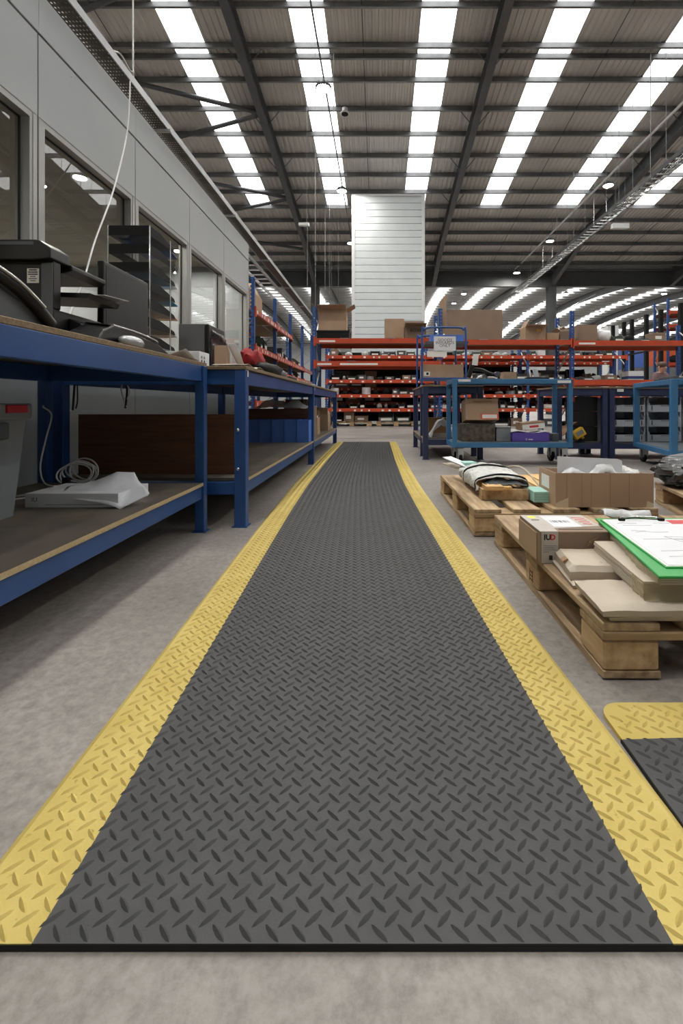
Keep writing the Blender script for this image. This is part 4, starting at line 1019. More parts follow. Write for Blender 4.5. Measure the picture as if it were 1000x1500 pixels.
parcel('kraft_parcel', 'thin kraft parcel under the middle parcel beside the printed carton', [(.578, 1.41), (.80, 1.41), (.80, 1.66), (.60, 1.66)], DZ, DZ + .016, KRAFT, 3)
pk = parcel('kraft_parcel', 'kraft parcel with handwritten numbers in front of the printed carton', [(.582, 1.44), (.78, 1.43), (.80, 1.63), (.606, 1.63)], DZ + .0165, DZ + .056, KRAFT, 4)
text_mesh('5 1', .022, GINK, 'handwriting', pk, frame((.70, 1.47, DZ + .0585), (1, -.1, 0), (.25, 1, 0)))
MB().cbox((.6, 1.52, DZ + .046), (.018, .03, .022), rz=-.1, ry=-.6).build('tape_tab', BTAPE, pk)
# stack of leaflets in yellowed film, then the green board with clipboard
st = thing('wrapped_stack', 'long stack of leaflets wrapped in yellowed film below the green board', 'stack', (.85, 1.42, DZ + .043))
def skew(x, y): return (x + (y - 1.22) * .10, y)
z0 = DZ + .043
for k in range(7):
    m = MB(); a = .69 + R.uniform(-.002, .002); m.prism([skew(a, 1.235), skew(1.08, 1.235), skew(1.08, 1.60), skew(a, 1.60)], z0 + .0065 * k, z0 + .0065 * k + .0056, 'z'); m.build('leaflet_layer', KRAFT, st)
fm = crumple(lambda u, v: Vector((*skew(.683 + .4 * v, 1.222 - .006 * math.sin(PI * v)), z0 + .046 * u)), 5, 22, .006, 30, 4); fm.build('film_end', FILMY, st, smooth=60)
fm = crumple(lambda u, v: Vector((*skew(.684, 1.222 + .07 * v), z0 + .047 * u)), 6, 8, .004, 40, 7); fm.build('film_side', FILMY, st, smooth=60)
fm = crumple(lambda u, v: Vector((*skew(.672 + .03 * u, 1.60 + .03 * v), z0 + .046 - .03 * v + .016 * u)), 8, 8, .008, 40, 9); fm.build('film_tuft', FILMY, st, smooth=60)
gs = thing('green_board_stack', 'green plastic board lying on wrapped papers on the nearest pallet', 'board', (.9, 1.5, z0 + .047))
def gsk(x, y): return (x + (y - 1.2) * .19, y)
zg = z0 + .0475
for k in range(3): MB().prism([gsk(.716, 1.205), gsk(1.1, 1.205), gsk(1.1, 1.78), gsk(.716, 1.78)], zg + .006 * k, zg + .006 * k + .0052, 'z').build('paper_layer', KRAFT, gs)
MB().prism([gsk(.709, 1.195), gsk(1.11, 1.195), gsk(1.11, 1.8), gsk(.709, 1.8)], zg + .0185, zg + .0265, 'z').build('green_sheet', GREEN, gs, bevel=.003)
crumple(lambda u, v: Vector((*gsk(.708 + .003 * math.sin(9 * u), 1.2 + .25 * u), zg + .02 * v)), 14, 4, .004, 40, 3).build('film', FILMY, gs, smooth=60)
def psk(x, y): return (x + (y - 1.2) * .132, y)
cl = thing('clipboard', 'clipboard with a white drawing sheet lying on the green board', 'clipboard', (.92, 1.5, zg + .027))
zc_ = zg + .0268
MB().prism([psk(.752, 1.25), psk(1.12, 1.25), psk(1.12, 1.765), psk(.752, 1.765)], zc_, zc_ + .003, 'z').build('board', GREEN, cl)
MB().prism([psk(.757, 1.256), psk(1.115, 1.256), psk(1.115, 1.76), psk(.757, 1.76)], zc_ + .003, zc_ + .0042, 'z').build('lower_sheet', LABEL, cl)
pg = MB().prism([psk(.765, 1.262), psk(1.12, 1.262), psk(1.12, 1.76), psk(.765, 1.76)], zc_ + .0043, zc_ + .0052, 'z').build('drawing_sheet', PAPER, cl)
zi = zc_ + .0056
def ink(pts_, w=.0012, mat=GINK):
    for p, q in zip(pts_[:-1], pts_[1:]): MB().beam((*psk(*p), zi), (*psk(*q), zi), w, .0004).build('pencil_line', mat, pg)
for k, (xa_, ya_, L) in enumerate(((.79, 1.70, .07), (.80, 1.67, .10), (.92, 1.70, .06), (.81, 1.585, .11), (.80, 1.6, .05), (.80, 1.50, .3), (.80, 1.38, .3), (.80, 1.33, .28))): ink([(xa_, ya_), (xa_ + L * .3, ya_ + .004), (xa_ + L * .6, ya_ - .003), (xa_ + L, ya_)])
ink([(.88, 1.53), (.96, 1.52), (1.0, 1.47), (.91, 1.47), (.88, 1.53)]); ink([(.90, 1.50), (.97, 1.49), (.93, 1.46)])
MB().prism([psk(.985, 1.69), psk(1.05, 1.69), psk(1.05, 1.745), psk(.985, 1.745)], zi - .0002, zi + .0003, 'z').build('red_stamp', LRED, pg)
cpt = [psk(.82, 1.735), psk(.84, 1.765), psk(.95, 1.765), psk(.965, 1.735)]
MB().tube(spline([(a, b, zi + .006) for a, b in cpt], 6), .0035, 6).build('clip_wire', CHROME, cl)
MB().tube(spline([(cpt[0][0], cpt[0][1], zi + .005), (cpt[0][0] + .05, cpt[0][1] + .008, zi + .009), (cpt[3][0] - .04, cpt[3][1] + .006, zi + .005), (cpt[3][0], cpt[3][1], zi + .005)], 6), .002, 6).build('clip_wire', BLACKM, cl)
for a, b in (cpt[0], cpt[3]): MB().cbox((a, b, zi + .005), (.022, .012, .01)).build('clip_foot', BLACKM, cl, bevel=.002)
crumple(lambda u, v: Vector((*gsk(.74 + .18 * u, 1.785 + .06 * v), zg + .035 + .02 * math.sin(PI * v))), 16, 6, .008, 30, 6).build('striped_wrapper', FILM, label='crinkled striped plastic wrapper behind the clipboard', cat='wrapper', smooth=60, solid=.001)
blob((2.2, 3.16, .145 + .095), (.33, .2, .102), .2, 4, 5, 44).build('plastic_bag', BAGB, label='full black plastic bag on the pallet at the right edge', cat='bag', smooth=60)
crumple(lambda u, v: (2.0 + .4 * u, 3.12 + .2 * v, .345 + .008 * math.sin(6 * u) - .03 * abs(2 * u - 1) ** 2), 14, 8, .01, 12, 2).build('plastic_sheet', DGREYP, label='grey plastic sheet lying over the black bag', cat='plastic sheet', smooth=40, solid=.002)

# ------------------------------------------------------------------ benches on the right
bench('workbench', 'navy steel bench with open frame left of the light blue trolley', .535, 1.29, 5.85, 7.6, .93, RNAVY, (.54, 1.22), (5.86, 6.25, 7.52), leg=.065)
R1 = bench('workbench', 'dark blue-grey bench with black crates behind the yellow device', 2.2, 2.845, 5.86, 6.6, .905, RNAVY, (2.205, 2.775), (5.865, 6.53), shelf_z=.22, leg=.065)
R2 = bench('workbench', 'dark blue-grey bench holding stacked light grey crates at right', 2.86, 4.9, 5.86, 6.6, .905, RNAVY, (2.865, 4.83), (5.865, 6.53), shelf_z=.22, leg=.065)
MB().box(2.95, 3.03, 5.855, 5.858, .845, .88).build('bench_label', LABEL, R2)
crumple(lambda u, v: (.66 + .28 * u, 5.93 + .3 * v, .29 + .22 * math.sin(PI * u) * (1 - .5 * v) + .03 * math.sin(9 * v)), 20, 14, .035, 8, 7).build('plastic_bag', FILM, label='clear plastic bag slumped on the lower shelf of the navy bench', cat='bag', smooth=60, solid=.001)
carton('cardboard_box', 'small dark brown box at the back of the navy bench shelf', (.85, 7.0, .27), (.28, .3, .22), 0, CARDD)

# stacked grey picking crates
def pick_crate(label, x, y, z, w=.40, d=.5, h=.185):
    t = thing('picking_crate', label, 'crate', (x, y, z), group='light grey crates on the right bench shelf')
    e = .012; b = MB()
    b.box(x, x + w, y, y + d, z, z + e); b.box(x, x + w, y + d - e, y + d, z + e, z + h)
    for a in (x, x + w - e): b.prism([(y, z + e), (y + d - e, z + e), (y + d - e, z + h), (y + .1, z + h), (y, z + .1)], a, a + e, 'x')
    b.build('body', LGREYP, t)
    MB().box(x + .012, x + w - .012, y, y + .012, z + e, z + .085).build('front_lip', LGREYP, t)
    for a in (x + .03, x + w - .045): MB().box(a, a + .014, y - .002, y + .004, z + .02, z + .078).build('rib', DGREYP, t)
    for k in range(5): MB().box(x + .15 + .026 * k, x + .165 + .026 * k, y - .002, y + .004, z + .068, z + .078).build('slot', DGREYP, t)
    for a in (x - .012, x + w): MB().box(a, a + .012, y + .01, y + .04, z, z + h).build('side_rib', LGREYP, t)
    return t
for c, xx in enumerate((2.945, 3.40, 3.86, 4.32)):
    for r, rn in enumerate(('bottom', 'middle', 'top')):
        pick_crate('light grey crate, %s of the %s stack on the right bench' % (rn, ('left', 'second', 'third', 'rightmost')[c]), xx, 5.95, .2202 + .187 * r)
for c, xx, in enumerate((2.96, 3.42, 3.88)):
    for r in range(3):
        if c + r == 2: continue
        blob((xx + .19, 6.15, .2202 + .187 * r + .055), (.13, .12, .045), .5, 4, c * 3 + r, 12).build('crate_contents', (FILM if r == 2 else BAGB), label='loose stuff lying in the %s grey crate of the %s stack' % (('bottom', 'middle', 'top')[r], ('left', 'second', 'third')[c]), cat='stock', smooth=60)
for r in range(3):
    stock_bin('storage_crate', 'black crate, %s of the dark stack beside the yellow device' % ('bottom', 'middle', 'top')[r], 2.52, 2.76, 5.98, 6.4, .2202 + .19 * r, .2202 + .19 * r + .186, BLACK, 'black crates')
t = thing('tape_dispenser', 'yellow plastic device with grey screen tilted on the bench shelf', 'device', (2.5, 5.92, .2202))
M = Matrix.Translation((2.50, 5.93, .325)) @ Matrix.Rotation(-.55, 4, 'Y')
MB().box(-.075, .075, -.04, .04, -.055, .055, M).build('body', YELP, t, bevel=.012)
MB().box(-.04, .05, -.044, -.039, -.022, .032, M).build('screen', GREYP, t)
MB().box(.0, .03, -.02, .02, -.085, -.05, M).build('foot', YELP, t, bevel=.004)
MB().box(-.03, .09, -.03, .03, .0, .006, Matrix.Translation((2.48, 5.93, .2205))).build('base', BLACKM, t)
MB().box(2.44, 2.475, 5.975, 5.979, .72, .79).build('red_tag', LRED, label='red and white tag hanging by the black crates', cat='tag')
crumple(lambda u, v: (2.27 + .2 * u, 5.97 + .35 * v, .24 + .22 * u * (1 - .3 * v)), 8, 8, .03, 8, 17).build('brown_cardboard', CARDD, label='crumpled dark brown card leaning inside the right bench', cat='cardboard', smooth=50, solid=.003)

# ------------------------------------------------------------------ light blue trolleys
def castor(parent, x, y, r=.1):
    c = thing('castor', loc=(x, y, 0), parent=parent)
    w = MB(); w.lathe([(r * .5, -.02), (r - .008, -.021), (r, -.014), (r, .014), (r - .008, .021), (r * .5, .02)], n=24, M=Matrix.Translation((0, 0, r)) @ Matrix.Rotation(PI / 2, 4, 'Y')); w.build('wheel', BLACKM, c, world=False, smooth=40)
    h = MB(); h.lathe([(r * .48, -.023), (r * .48, .023)], n=16, M=Matrix.Translation((0, 0, r)) @ Matrix.Rotation(PI / 2, 4, 'Y')); h.build('hub', GREYP, c, world=False)
    f = MB(); f.box(-.045, .045, -.045, .045, 2 * r + .018, 2 * r + .026)
    for s in (-1, 1): f.prism([(-.03, 2 * r + .018), (.03, 2 * r + .018), (.022, r - .015), (-.022, r - .015)], s * .032 - .002, s * .032 + .002, 'x')
    f.lathe([(.028, 2 * r + .0), (.028, 2 * r + .02)], n=12); f.prism([(-.034, 2 * r + .018), (.034, 2 * r + .018), (.03, r * .9), (-.03, r * .9)], -r * .55 - .05, -r * .55 - .046, 'y', Matrix.Translation((0, .02, 0))); f.build('fork', GALV, c, world=False)
def trolley(label, x, y, rz, W, D, H, deck, post=.05, r=.1):
    t = thing('trolley', label, 'trolley', (x, y, 0), rz)
    for a in (0, W - post):
        for b in (0, D - post): MB().box(a, a + post, b, b + post, deck - .06, H).build('post', TBLUE, t, world=False, bevel=.004)
    for z0, z1 in ((H - .055, H), (deck - .06, deck - .005)):
        for b in (0, D - post): MB().box(post, W - post, b, b + post * .7, z0, z1).build('long_rail', TBLUE, t, world=False, bevel=.004)
        for a in (0, W - post): MB().box(a, a + post * .7, post, D - post, z0, z1).build('short_rail', TBLUE, t, world=False, bevel=.004)
    MB().box(.035, W - .035, .035, D - .035, deck - .012, deck).build('lower_deck', material('deck_grey', (110, 116, 122), (92, 97, 102), scale=9, rough=.5), t, world=False)
    MB().box(.03, W - .03, .03, D - .03, H - .018, H - .004).build('top_deck', MATS['deck_grey'], t, world=False)
    for a in (.09, W - .09):
        for b in (.08, D - .08): castor(t, a, b, r if deck - .06 - .026 > 2 * r else (deck - .09) / 2)
    return t
TR = trolley('light blue steel trolley on castors in front of the orange racks', XZ(663, 5.3), 5.3, 0, XZ(838, 5.3) - XZ(662, 5.3), .52, ZZ(555, 5.3), .262)
tx = XZ(663, 5.3)
MB().box(tx + .06, tx + .20, 5.2985, 5.2995, .945, .972).build('trolley_label', LABEL, TR); MB().box(2.0, 2.15, 5.2985, 5.2995, .93, .96).build('trolley_label', LABEL, TR)
DK = .262
t = carton('cardboard_box', 'tilted cardboard box with orange label on the trolley lower deck', (XZ(704, 5.5), 5.55, DK + .195), (.38, .27, .25), 0, CARD, tapemat=BTAPE)
t.rotation_euler = (-.18, 0, 0); t.location.z += .03
MB().box(-.02, .19, -.1365, -.1355, .01, .07).build('orange_label', material('orange_label', (214, 92, 60), rough=.5), t, world=False)
MB().box(.0, .17, -.1372, -.1366, .018, .062).build('white_label', LABEL, t, world=False)
MB().box(-.1, .12, -.1365, -.1358, .2, .225).build('faded_print', BTAPE, t, world=False)
t = thing('metal_box', 'mottled grey metal box under the tilted cardboard box', 'box', (XZ(699, 5.5), 5.55, DK))
a, b_ = XZ(675, 5.45), XZ(724, 5.45); MB().box(a, b_, 5.42, 5.72, DK, DK + .18).build('body', MOTTLE, t, bevel=.004)
MB().box(a - .004, b_ + .004, 5.416, 5.724, DK + .18, DK + .195).build('lid', MOTTLE, t, bevel=.003)
t = thing('grey_box', 'plain grey plastic box in the middle of the trolley deck', 'box', (XZ(734, 5.5), 5.56, DK))
MB().box(XZ(725, 5.5), XZ(746, 5.5), 5.44, 5.7, DK, DK + .155).build('body', GREYP, t, bevel=.006); MB().box(XZ(724.5, 5.5), XZ(746.5, 5.5), 5.435, 5.705, DK + .155, DK + .168).build('lid', GREYP, t, bevel=.004)
t = thing('purple_box', 'purple cardboard box with torn lid on the trolley deck', 'box', (XZ(775, 5.4), 5.5, DK))
a, b_ = XZ(748, 5.42), XZ(803, 5.42)
m = MB(); k = .004; m.box(a, b_, 5.38, 5.68, DK, DK + k); m.box(a, b_, 5.38, 5.38 + k, DK, DK + .105); m.box(a, b_, 5.68 - k, 5.68, DK, DK + .105); m.box(a, a + k, 5.38, 5.68, DK, DK + .105); m.box(b_ - k, b_, 5.38, 5.68, DK, DK + .105)
m.build('body', PURPLE, t)
text_mesh('G', .03, LABEL, 'logo', t, frame((a + .165, 5.3794, DK + .028), (1, 0, 0), (0, 0, 1))); MB().box(a + .19, a + .24, 5.3792, 5.3798, DK + .022, DK + .032).build('printed_name', LABEL, t)
crumple(lambda u, v: (a + (b_ - a) * u, 5.38 + .3 * v, DK + .112 + .012 * math.sin(8 * u)), 12, 8, .01, 12, 3).build('lid_paper', PAPER, t, smooth=50, solid=.002)
t = carton('printed_carton', 'white fronted carton lying on top of the purple box', (XZ(778, 5.5), 5.54, DK + .128), (.27, .2, .085), .12, CARD)
t.rotation_euler = (0, -.09, .1); t.location.z += .012
MB().box(-.135, .135, -.1012, -.1004, .002, .062).build('white_front', LABEL, t, world=False); MB().box(-.05, .06, -.1018, -.1012, .02, .045).build('red_print', LRED, t, world=False)
MB().box(XZ(806, 5.5), XZ(816, 5.5), 5.45, 5.6, DK, DK + .09).build('small_device', DGREYP, bevel=.008, label='small dark grey device beside the purple box', cat='device')
# on top of the trolley
TT = ZZ(555, 5.3) - .003
t = thing('cordless_tool', 'black power tool lying on top of the light blue trolley', 'tool', (XZ(715, 5.45), 5.45, TT))
MB().tube(spline([P(693, 541, 5.45), P(705, 542, 5.45), P(716, 547, 5.45), P(728, 550, 5.45)], 5), .022, 10).build('barrel', BLACK, t, smooth=60)
MB().beam(P(686, 553, 5.45), P(693, 530, 5.45), .05, .06, (0, 1, 0)).build('handle', BLACK, t, bevel=.012)
MB().lathe([(.02, -.03), (.034, -.028), (.034, .028), (.02, .03)], n=16, M=Matrix.Translation(P(728, 548.5, 5.45)) @ Matrix.Rotation(PI / 2, 4, 'X')).build('drum', DGREYP, t, smooth=40)
MB().box(XZ(684, 5.45), XZ(734, 5.45), 5.42, 5.48, TT, TT + .012).build('base', BLACKM, t)
MB().beam(P(695, 535, 5.4), P(697, 519, 5.4), .065, .004, (0, 1, 0)).build('paper_tag', LABEL, t)
t = thing('scanner_gun', 'grey and white handheld device standing on the trolley top at right', 'device', (XZ(780, 5.5), 5.5, TT))
MB().beam(P(786, 555, 5.5), P(783, 540, 5.5), .055, .02, (0, 1, 0)).build('white_body', LGREYP, t, bevel=.004); MB().box(XZ(770, 5.5), XZ(802, 5.5), 5.46, 5.56, TT, TT + .035).build('cradle', BLACK, t, bevel=.01); MB().beam(P(777, 554, 5.5), P(775, 541, 5.5), .012, .02, (0, 1, 0)).build('stylus', WHITE, t)
carton('cardboard_box', 'small open carton with white labels behind the black power tool', (XZ(744, 5.65), 5.65, TT), (.16, .14, .10), 0, CARD)
MB().box(XZ(694, 5.6), XZ(724, 5.6), 5.56, 5.7, TT, TT + .03).build('card_tray', CARDG, bevel=.002, label='flat brown card tray behind the black power tool', cat='tray')
crumple(lambda u, v: (XZ(699, 5.37) + .12 * u, 5.34 + .1 * v, TT + .01 + .045 * math.sin(PI * u)), 8, 5, .006, 14, 3).build('paper_scrap', PAPER, label='white paper scrap on the trolley top under the power tool', cat='paper', smooth=50, solid=.001)

T2R = trolley('light blue steel trolley cut off by the right edge of the picture', 2.86, 4.62, -.2, .85, 1.15, .942, .235, post=.06)
MB().cbox((3.33, 5.0, .953), (.62, .40, .025), rz=-.06).build('laptop', BLACK, bevel=.006, label='closed black laptop lying on the right trolley', cat='laptop')
MB().cbox((3.28, 5.05, .9775), (.42, .28, .022), rz=-.02).build('folder', DGREYP, bevel=.004, label='dark grey folder on top of the closed laptop', cat='folder')
MB().box(3.12, 3.28, 4.905, 4.909, .967, .985).build('folder_label', LABEL, label='white label strip on the edge of the dark folder', cat='label')

# ------------------------------------------------------------------ pallet racks
def rack(label, loc, rz, frames, D, H, bays, labels=0, post=.08, bh=.11, deck=True, upright=None, tops=None):
    t = thing('pallet_rack', label, 'rack', loc, rz)
    up = upright or RBLUE
    for i, x in enumerate(frames):
        hh = tops[i] if tops else H
        for y in (0, D - .07):
            m = MB(); m.box(x - post / 2, x + post / 2, y, y + .004, 0, hh); m.box(x - post / 2, x - post / 2 + .004, y, y + .07, 0, hh); m.box(x + post / 2 - .004, x + post / 2, y, y + .07, 0, hh)
            u = m.build('upright', up, t, world=False)
            f = MB().box(x - .06, x + .06, y - .02, y + .09, 0, .008); f.build('foot_plate', RBLUES, u, world=False)
        n = 4
        for k in range(n):
            z0, z1 = .25 + (hh - .4) * k / n, .25 + (hh - .4) * (k + 1) / n
            p, q = ((x, .04, z0), (x, D - .04, z1)) if k % 2 else ((x, D - .04, z0), (x, .04, z1))
            MB().beam(p, q, .03, .02).build('brace', GALV, t, world=False)
    for i, lv in enumerate(bays):
        a, b = frames[i] + post / 2, frames[i + 1] - post / 2
        for z in lv:
            for y, s in ((-.03, 1), (D - .02, -1)):
                m = MB(); m.box(a, b, y, y + .05, z - bh, z - .03); m.box(a, b, y + (.018 if s > 0 else 0), y + (.05 if s > 0 else .032), z - .03, z)
                bm = m.build('beam', RORANGE, t, world=False)
                if s > 0:
                    for e in (a - .05, b): MB().box(e, e + .05, y + .0, y + .052, z - bh - .05, z + .03).build('end_plate', RORANGE, bm, world=False)
                    if labels:
                        nn = labels if isinstance(labels, int) else 8
                        for k in range(nn):
                            xx = a + (b - a) * (k + .5 + R.uniform(-.3, .3)) / nn; ww = R.choice((.05, .06, .07))
                            MB().box(xx - ww / 2, xx + ww / 2, y - .0015, y - .0003, z - bh + .015, z - .035).build('shelf_label', LABEL, bm, world=False)
            if deck:
                MB().box(a + .002, b - .002, .022, D - .03, z - .028, z + .001).build('shelf_board', CHIP, t, world=False)
    return t

RYF = 10.0
fr = [XZ(460, RYF), XZ(645, RYF), XZ(838, RYF), XZ(993, RYF + .87)]
zT, z1a, z2a = ZZ(495.5, RYF), ZZ(529, RYF), ZZ(555, RYF)
RK = rack('front blue and orange pallet rack spanning the end of the aisle', (0, RYF, 0), 0, fr, .9, ZZ(452, RYF), [[zT, z1a], [zT - .03, z2a], [zT - .05, z2a - .02]], tops=[ZZ(449, RYF), ZZ(452, RYF), ZZ(455, RYF), ZZ(467, RYF)])
for x, z, w in ((fr[0] + .28, zT, .34), (fr[0] + .22, z1a, .30), (fr[0] + .95, z1a, .8), (fr[2] + .3, zT - .05, .35)):
    MB().box(x - w / 2, x + w / 2, RYF - .0315, RYF - .0303, z - .085, z - .045).build('bay_label', LABEL, RK)
for x, z in ((-.75, zT), (.25, zT), (.85, zT), (-.6, z1a), (.85, z1a), (2.2, zT - .03), (3.2, zT - .03), (3.9, zT - .03), (5.3, zT - .05), (6.0, zT - .05), (4.5, z2a - .02), (5.4, z2a - .02)):
    MB().box(x - .09, x + .09, RYF - .02, RYF + .03, z - .004, z + .004).build('beam_clip', GALV, RK)
# middle rack behind it, full of small stock
RYB = 14.3
LV = [2.16, 1.42, .98, .55]
rack('low orange rack with small labelled stock behind the front rack', (0, RYB, 0), 0, [-1.62, 1.42, 4.5, 7.5], .8, 2.5, [LV, LV, LV], labels=10, bh=.1)
LV2 = [2.05, 1.22, .75]
rack('rearmost orange rack of small stock, back to back with the labelled rack', (0, RYB + .95, 0), 0, [-1.62, 1.42, 4.5, 7.5], .8, 2.5, [LV2, LV2, LV2], labels=12, bh=.1)
BP = [o for o in COL.objects if o.name.startswith('pallet_rack')][-1]
for a, b in ((-1.58, 1.38), (1.46, 4.46)): MB().box(a, b, RYB + 1.78, RYB + 1.785, .1, 2.32).build('shade_panel', BLACKM, BP)  # added black sheets standing in for the shade in the shelf gaps
# left rack along the wall line beyond the office
LR = rack('blue and orange rack running lengthways beyond the office corner', (-2.3, 7.6, 0), PI / 2, [1.07, 2.9, 4.7, 6.6, 8.5], .9, 3.03, [[2.46, 1.78, 1.42, .75], [2.46, 1.78, 1.42, .75], [1.78, 1.42, .75], [1.78, 1.42, .75]], labels=7)

# stock lying on the racks: one mesh of each kind, copied
def proto(m, name, mat):
    o = m.build(name, mat); me = o.data; bpy.data.objects.remove(o); return me
def mesh_of(mb, mat, smooth=None):
    me = bpy.data.meshes.new('stock'); me.from_pydata([tuple(p) for p in mb.v], [], mb.f)
    mats = mat if isinstance(mat, list) else [mat]
    for q in mats: me.materials.append(q)
    if len(mats) > 1: me.polygons.foreach_set('material_index', mb.mi)
    if smooth: me.polygons.foreach_set('use_smooth', [True] * len(me.polygons)); me.set_sharp_from_angle(angle=math.radians(smooth))
    return me
def bin_proto():
    m = MB(); e = .05
    m.box(-.5, .5, 0, 1, 0, e); m.box(-.5, .5, 1 - e, 1, e, 1); m.box(-.5, .5, 0, e, e, .5)
    for a in (-.5, .5 - e): m.prism([(0, e), (1 - e, e), (1 - e, 1), (.35, 1), (0, .5)], a, a + e, 'x')
    m.m = 1; m.box(-.35, .35, -.015, -.002, .12, .38); m.m = 0
    return m
def lid_box():
    m = MB(); m.box(-.5, .5, 0, 1, 0, .8); m.box(-.52, .52, -.02, 1.02, .78, 1); m.m = 1; m.box(-.3, .2, -.026, -.021, .3, .65); m.m = 0
    return m
def roll():
    m = MB(); m.lathe([(.25, 0), (.5, 0), (.5, .9), (.25, .9), (.25, 0)], (0, .5, 0), 14, cap=False); return m
def heap(seed): return blob((0, .5, .36), (.38, .42, .39), .45, 2.6, seed, 14)
DARK = [BLACKM, DGREYP, material('stock_brown', (70, 56, 46), rough=.7), material('stock_green', (60, 70, 60), rough=.7), BLACK, material('stock_grey', (96, 98, 100), rough=.6)]
KINDS = []
for dm, cn in zip(DARK, ('matt black', 'dark grey', 'brown', 'dark green', 'glossy black', 'grey')): KINDS.append((mesh_of(bin_proto(), [dm, LABEL]), 'stock_bin', cn + ' stock bin'))
for dm, cn in ((CARDG, 'brown'), (DGREYP, 'dark grey'), (material('stock_white', (200, 200, 196), rough=.6), 'white')): KINDS.append((mesh_of(lid_box(), [dm, LABEL]), 'stock_carton', cn + ' lidded carton'))
KINDS.append((mesh_of(roll(), GREYP, 40), 'stock_roll', 'grey roll'))
KINDS.append((mesh_of(roll(), PAPER, 40), 'stock_roll', 'white roll'))
for sd in (2, 5): KINDS.append((mesh_of(heap(sd), BLACKM, 60), 'stock_heap', 'dark lumpy bundle'))
KINDS.append((mesh_of(heap(9), FILM, 60), 'stock_heap', 'pale crinkled bag'))
ORD = ['first', 'second', 'third', 'fourth', 'fifth', 'sixth', 'seventh', 'eighth', 'ninth', 'tenth', 'eleventh', 'twelfth'] + ['%dth' % k for k in range(13, 40)]
def stock(x0, x1, yf, z, hmax, wh, group, depth=.4, prob=1.0, axis=0, kinds=None, hmin=.45):
    x = x0; cnt = 0
    while x < x1 - .06:
        w = R.uniform(*wh); 
        if x + w > x1: break
        if R.random() < prob:
            me, nm, lb = R.choice(kinds or KINDS); h = R.uniform(hmin, 1.0) * hmax; dpt = depth * R.uniform(.6, 1)
            o = bpy.data.objects.new(nm, me); COL.objects.link(o)
            if axis == 0: o.location = (x + w / 2, yf + R.uniform(.0, .05), z); o.scale = (w * .95, dpt, h)
            else: o.location = (yf - R.uniform(0, .05), x + w / 2, z); o.rotation_euler = (0, 0, PI / 2); o.scale = (w * .95, dpt, h)
            setp(o, '%s, %s from %s, %s' % (lb, ORD[cnt], 'left' if axis == 0 else 'the near end', group), 'stock', group); cnt += 1
        x += w + R.uniform(.005, .04)
bayX = [(-1.56, 1.36), (1.48, 4.44), (4.56, 7.44)]
SN = ('top shelf', 'second shelf', 'third shelf', 'lowest shelf')
DK_KINDS = [k for k in KINDS if 'white' not in k[2] and 'pale' not in k[2] and k[2] != 'grey roll']
for bi, (a, b) in enumerate(bayX):
    bn = ('aisle bay', 'middle bay', 'right bay')[bi]
    for li, z in enumerate(LV):
        if li == 0 and bi > 0: pr = .8
        else: pr = .95
        stock(a + .05, b - .05, RYB + .05, z + .0015, (.2, .22, .24, .26)[li], (.14, .34), '%s, %s of labelled rack' % (SN[li], bn), prob=pr)
    for li, z in enumerate(LV2):
        stock(a + .05, b - .05, RYB + 1.02, z + .0015, (.38, .62, .36)[li], (.3, .6), '%s, %s of rearmost rack' % (SN[li], bn), prob=1, kinds=DK_KINDS, hmin=.85)
for bi, (a, b) in enumerate(((8.8, 10.4), (10.6, 12.2), (12.4, 14.0))):
    bn = ('near bay', 'second bay', 'third bay')[bi]
    for z, nm, hm in ((1.7815, 'upper shelf', .3), (1.4215, 'middle shelf', .22)):
        stock(a, b, -2.36, z, hm, (.15, .35), '%s beyond the office, %s' % (nm, bn), prob=.85, axis=1)
# big boards and cartons on the left rack
carton('cardboard_box', 'tan cardboard box on the top shelf of the rack beyond the office', (-2.72, 9.25, 2.462), (.6, .9, .36), 0, CARD, open_=1, flaps=((1, 'x', 60), (-1, 'y', 40)))
carton('cardboard_box', 'tan cardboard box behind the first on the rack beyond the office', (-2.75, 10.9, 2.462), (.5, .7, .2), 0, CARDG)
# pallets and dark load on the floor under the labelled rack
for k, x in enumerate((-1.45, -.1)):
    p = pallet('%s pallet of dark stock under the labelled rack' % ('left', 'right')[k], x, RYB + .02, 1.2, .75)
    stock(x + .05, x + 1.15, RYB + .08, .1455, .3, (.25, .5), '%s pallet under labelled rack' % ('left', 'right')[k], depth=.55, kinds=DK_KINDS, hmin=.5)
stock(1.5, 4.4, RYB + .1, .001, .32, (.3, .6), 'floor under labelled rack, middle bay', depth=.55, kinds=DK_KINDS)
stock(4.6, 7.4, RYB + .1, .001, .32, (.3, .6), 'floor under labelled rack, right bay', depth=.55, kinds=DK_KINDS)

# cartons on top of the front rack
zt1, zt2, zt3 = zT + .0015, zT - .0285, zT - .0485
yq = RYF + .35
t = thing('storage_tray', 'black tray under the cardboard box at the left end of the front rack', 'tray', (XZ(487, yq), yq, zt1))
MB().box(XZ(466, yq), XZ(512, yq), yq - .25, yq + .25, zt1, zt1 + .17).build('body', BLACKM, t, bevel=.01); MB().box(XZ(465, yq), XZ(513, yq), yq - .26, yq + .26, zt1 + .15, zt1 + .185).build('rim', BLACK, t, bevel=.005)
carton('cardboard_box', 'worn cardboard box on the black tray at the left end of the front rack', (XZ(488, yq), yq, zt1 + .186), (.60, .45, .46), 0, CARD, open_=1, flaps=((-1, 'y', 165), (1, 'y', 150), (-1, 'x', 140), (1, 'x', 150)))
carton('cardboard_box', 'plain cardboard box on the front rack just below the white tower', (XZ(577, yq), yq, zt1), (.42, .4, .44), 0, CARD)
t = carton('cardboard_box', 'dark open cardboard box with black lettering right of the plain box', (XZ(607, yq), yq, zt1), (.46, .5, .27), 0, CARDG, open_=1, flaps=((1, 'y', 100), (-1, 'y', 170)))
